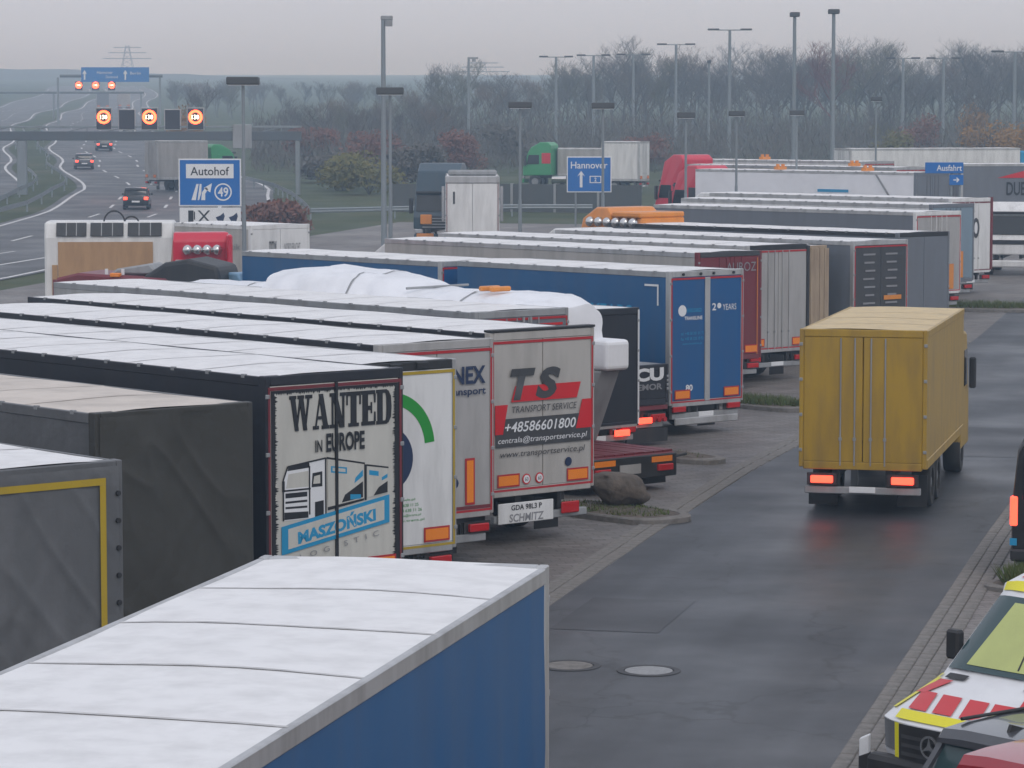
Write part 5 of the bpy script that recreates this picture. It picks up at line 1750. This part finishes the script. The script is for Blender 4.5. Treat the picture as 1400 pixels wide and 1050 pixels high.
TREES = []
for k in range(7):
    tr, cr = gen_tree(100 + k, 12.5, .60 + .05 * (k % 3), 6 if k < 7 else 5, .92)
    TREES.append((tr.mesh('trunk', BARK), cr.mesh('crown', TWIG)))
TWIGB = mat('brown_twigs', (.165, .118, .085), .9, .2, streak=False)
TWIGO = mat('olive_twigs', (.135, .128, .080), .9, .2, streak=False)
for k, m_ in ((0, TWIGB), (3, TWIGB), (5, TWIGO), (2, TWIGO)):
    me = TREES[k][1].copy()
    me.materials.clear()
    me.materials.append(m_)
    TREES.append((TREES[k][0], me))
trr, crr = gen_tree(55, 12.5, .6, 6, .95)
TRED = (trr.mesh('trunk', BARK), crr.mesh('crown', TWIGR))


def leaf_cloud(seed, n, w, h, size, squash=.6):
    rg = random.Random(seed)
    b = MB()
    cl = [(rg.uniform(-w, w) * .32, rg.uniform(-w, w) * .32, h * rg.uniform(.28, .78), rg.uniform(.2, .42)) for _ in range(9)]
    for _ in range(n):
        cx_, cy_, cz_, cr_ = cl[rg.randrange(9)]
        v = Vector((rg.gauss(0, 1), rg.gauss(0, 1), rg.gauss(0, 1))).normalized() * rg.random() ** .4
        p = Vector((cx_ + v.x * w * cr_, cy_ + v.y * w * cr_, max(.03, cz_ + v.z * h * cr_ * squash * 1.4)))
        u = Vector((rg.gauss(0, 1), rg.gauss(0, 1), rg.gauss(0, 1))).normalized()
        q = u.orthogonal().normalized()
        s = size * rg.uniform(.5, 1.3)
        b.add([p - u * s, p + q * s * .6, p + u * s, p - q * s * .6], [(0, 1, 2, 3)])
    return b


def put_tree(label, group, px, d, scale, var, rz, cat='tree', name='bare_tree', dz=0.0, leaves=None):
    t = thing(name, label, cat, Vector((X(px, d), d, g(d) + dz)), rz, group)
    t.scale = (scale * 1.05, scale * 1.05, scale)
    put('trunk', var[0], t)
    put('crown', var[1], t)
    if leaves:
        put('leaves', leaves, t)
    return t


rt_ = random.Random(21)
# skyline of the wood, read off the photograph: (pixel, top row)
SKY = [(555, 100), (600, 92), (650, 98), (700, 104), (740, 98), (790, 86), (830, 66), (870, 56), (905, 66), (940, 76), (980, 72), (1020, 66), (1070, 62), (1110, 54), (1150, 62), (1190, 68), (1240, 72), (1290, 58), (1320, 64), (1360, 72), (1400, 68), (1440, 66)]


def top_at(px):
    for i in range(len(SKY) - 1):
        if px <= SKY[i + 1][0]:
            f = (px - SKY[i][0]) / (SKY[i + 1][0] - SKY[i][0])
            return SKY[i][1] + (SKY[i + 1][1] - SKY[i][1]) * max(0, f)
    return SKY[-1][1]


for row, (d0, n, drop) in enumerate(((395, 36, 6), (440, 40, 0), (500, 40, 4))):
    for i in range(n):
        px = 558 + (1445 - 558) * (i + rt_.uniform(.15, .85)) / n
        d = d0 + rt_.uniform(-18, 18)
        ztop = at_d(px, top_at(px) + drop + rt_.uniform(-6, 38), d).z
        hh = ztop - g(d)
        k = rt_.randrange(len(TREES))
        put_tree('bare grey tree in the hazy wood behind the lamp masts', 'bare trees of the hazy wood', px, d, hh / 11.2, TREES[k], rt_.uniform(0, 6.28))
put_tree('tree with russet red crown behind the right flat head mast', None, 1143, 375, (at_d(1143, 62, 375).z - g(375)) / 11.2, TRED, 1.0)
LOR = leaf_cloud(5, 2600, 5.0, 8.0, .22).mesh('leaves', LEAFO)
LYE = leaf_cloud(6, 2600, 5.0, 7.0, .22).mesh('leaves', LEAFY)
put_tree('small tree with orange leaves left of the right edge lamp', None, 1330, 340, .62, TREES[1], 0, leaves=LOR, name='autumn_tree')
put_tree('small olive green leaved tree above the far trailers', None, 1205, 335, .50, TREES[2], 0, leaves=LYE, name='autumn_tree')
put_tree('orange leaved tree behind the far motorway displays', None, 262, 330, .62, TREES[3], 0, leaves=LOR, name='autumn_tree')
# hazy trees beyond the gantry on the left
for i in range(34):
    px = rt_.uniform(225, 560)
    d = rt_.uniform(520, 640)
    yt = (142 if px < 250 else 118 if px < 300 else 130 if px < 380 else 150 if px < 460 else 140) + rt_.uniform(-6, 18)
    put_tree('faint bare tree on the slope beyond the gantry', 'faint trees beyond the gantry', px, d, max(.5, (at_d(px, yt, d).z - g(d)) / 11.2), TREES[i % 11], rt_.uniform(0, 6))
for i in range(26):
    px = rt_.uniform(395, 620)
    d = rt_.uniform(300, 380)
    put_tree('low bare tree on the bank left of the wood', 'low bare trees on the bank', px, d, max(.45, (at_d(px, rt_.uniform(150, 185), d).z - g(d)) / 11.2), TREES[i % 11], rt_.uniform(0, 6))

# undergrowth below the wood: one uncountable mass
rg = random.Random(77)
ug = MB()
for _ in range(52000):
    px = rg.uniform(345, 1450)
    d = rg.uniform(275, 420)
    z = g(d) + abs(rg.gauss(0, 2.3)) * (1.0 if px > 560 else .75) * (.75 + .5 * mnoise.noise(Vector((px * .02, d * .03, 0))))
    p = Vector((X(px, d), d, z))
    u = Vector((rg.gauss(0, 1), rg.gauss(0, 1), rg.gauss(0, 1.5))).normalized()
    q = u.orthogonal().normalized()
    u.z = abs(u.z) + .5
    s = rg.uniform(.2, .6)
    ug.add([p - u * s, p + q * s * .10, p + u * s, p - q * s * .10], [(0, 1, 2, 3)])
tag(ug.build('undergrowth', SCRUB), 'dense grey brown undergrowth along the foot of the wood', 'undergrowth', kind='stuff')
# shrubs on the bank and the russet hedge
for i, (px, d, wv, hv, m_, lab) in enumerate(((470, 240, 4.2, 2.8, LEAFY, 'olive shrub on the bank left of the twin lamp poles'), (505, 232, 5.0, 3.2, LEAFY, 'largest olive shrub on the bank beside the twin lamp poles'), (445, 255, 4.0, 2.4, SCRUB, 'grey brown shrub at the left end of the bank'), (540, 245, 4.5, 3.2, SCRUB, 'grey shrub behind the twin lamp poles'), (575, 240, 4.0, 3.6, SCRUB, 'grey brown shrub left of the petrol cab'), (360, 172, 2.6, 1.9, LEAFR, 'russet hedge bush behind the cream trailer, left half'), (392, 170, 2.8, 1.9, LEAFR, 'russet hedge bush behind the cream trailer, right half'), (430, 300, 5, 4, LEAFR, 'reddish shrub below the gantry end'), (690, 300, 6, 4.5, SCRUB, 'grey thicket bush left of the green cab'), (1255, 300, 5, 5, LEAFR, 'reddish bush under the twin arm lamps'), (1345, 285, 5, 4.5, LEAFO, 'orange bush beside the right edge lamp'), (1215, 280, 4, 4, LEAFY, 'olive bush above the white trailer with blue front'), (880, 285, 5, 3.5, LEAFR, 'reddish bush left of the red cabs'), (520, 275, 6, 4.2, LEAFR, 'tall reddish shrub behind the twin lamp poles'), (640, 270, 5, 4, LEAFR, 'reddish brown shrub above the white box truck'), (255, 290, 4, 5, LEAFO, 'orange shrub right of the lit displays'), (1400, 280, 5, 5, LEAFO, 'orange shrub at the right edge of the view'))):
    t = thing('shrub', lab, 'shrub', Vector((X(px, d), d, g(d))), 0, 'shrubs and hedges')
    leaf_cloud(30 + i, 2600, wv, hv, .16).build('foliage', m_, t)
    st_ = MB()
    for k in range(7):
        a2 = k * .9
        st_.tube((0, 0, 0), (math.cos(a2) * wv * .3, math.sin(a2) * wv * .3, hv * .6), .05, 5, .02)
    st_.build('stems', BARK, t)

# pylons far off
def pylon(label, px, ytop, d):
    gz = g(d)
    H = at_d(px, ytop, d).z - gz
    t = thing('pylon', label, 'pylon', Vector((X(px, d), d, gz)), 0, 'faint power pylons')
    m_ = MB()
    for s in (-1, 1):
        for q in (-1, 1):
            m_.tube((s * 3, q * 3, 0), (s * .4, q * .4, H), .09, 4)
    for i in range(10):
        z0, z1 = H * i / 10, H * (i + 1) / 10
        a2, b2 = 3 - 2.6 * i / 10, 3 - 2.6 * (i + 1) / 10
        m_.tube((-a2, -a2, z0), (b2, -b2, z1), .05, 4)
        m_.tube((a2, -a2, z0), (-b2, -b2, z1), .05, 4)
    m_.build('lattice_tower', GALV, t)
    for k, f in enumerate((.72, .84, .95)):
        MB().box(-7 + k * 1.5, 7 - k * 1.5, -.1, .1, H * f, H * f + .2).build('cross_arm', GALV, t)
    return t


pylon('faint power pylon above the far blue board', 177, 62, 900)
pylon('faint power pylon behind the single arm lamp', 660, 84, 800)

# hills
def ridge(name, d, pts, depth):
    b = MB()
    n = 90

    def top(px):
        for i in range(len(pts) - 1):
            if px <= pts[i + 1][0]:
                f = (px - pts[i][0]) / (pts[i + 1][0] - pts[i][0])
                return pts[i][1] + (pts[i + 1][1] - pts[i][1]) * f
        return pts[-1][1]

    def fn(u, v):
        px = -700 + u * 2900
        dd = d + (v - .5) * depth
        zt = at_d(px, top(px), d).z + 2.2 * mnoise.noise(Vector((px * .03, d, 0))) + 1.3 * mnoise.noise(Vector((px * .11, d, 3)))
        base = g(dd) - 4
        return X(px, d), dd, base + (zt - base) * math.sin(math.pi * v) ** .8
    b.grid(fn, n, 10)
    return tag(b.build(name, HILLM, smooth=True), kind='structure')


ridge('hills', 1150, [(-700, 110), (0, 118), (60, 120), (120, 140), (250, 150), (400, 140), (560, 122), (750, 112), (1000, 120), (2200, 118)], 260)
ridge('hills', 1750, [(-700, 84), (0, 96), (90, 94), (230, 102), (420, 108), (540, 112), (700, 104), (900, 110), (2200, 108)], 400)

# ------------------------------------------------------------------ the misty air
hm = bpy.data.materials.new('pale_haze')
hm.use_nodes = True
hn = hm.node_tree.nodes
hn.clear()
ho_ = hn.new('ShaderNodeOutputMaterial')
hv = hn.new('ShaderNodeVolumePrincipled')
hv.inputs['Color'].default_value = (.58, .79, 1.0, 1)
hv.inputs['Absorption Color'].default_value = (1, 1, 1, 1)
hv.inputs['Density'].default_value = .001
hv.inputs['Anisotropy'].default_value = .6
hm.node_tree.links.new(hv.outputs[0], ho_.inputs['Volume'])
hme = MB().box(-790, 990, -50, 2300, -2, 50).mesh('haze', hm)
tag(put('haze', hme), kind='stuff')
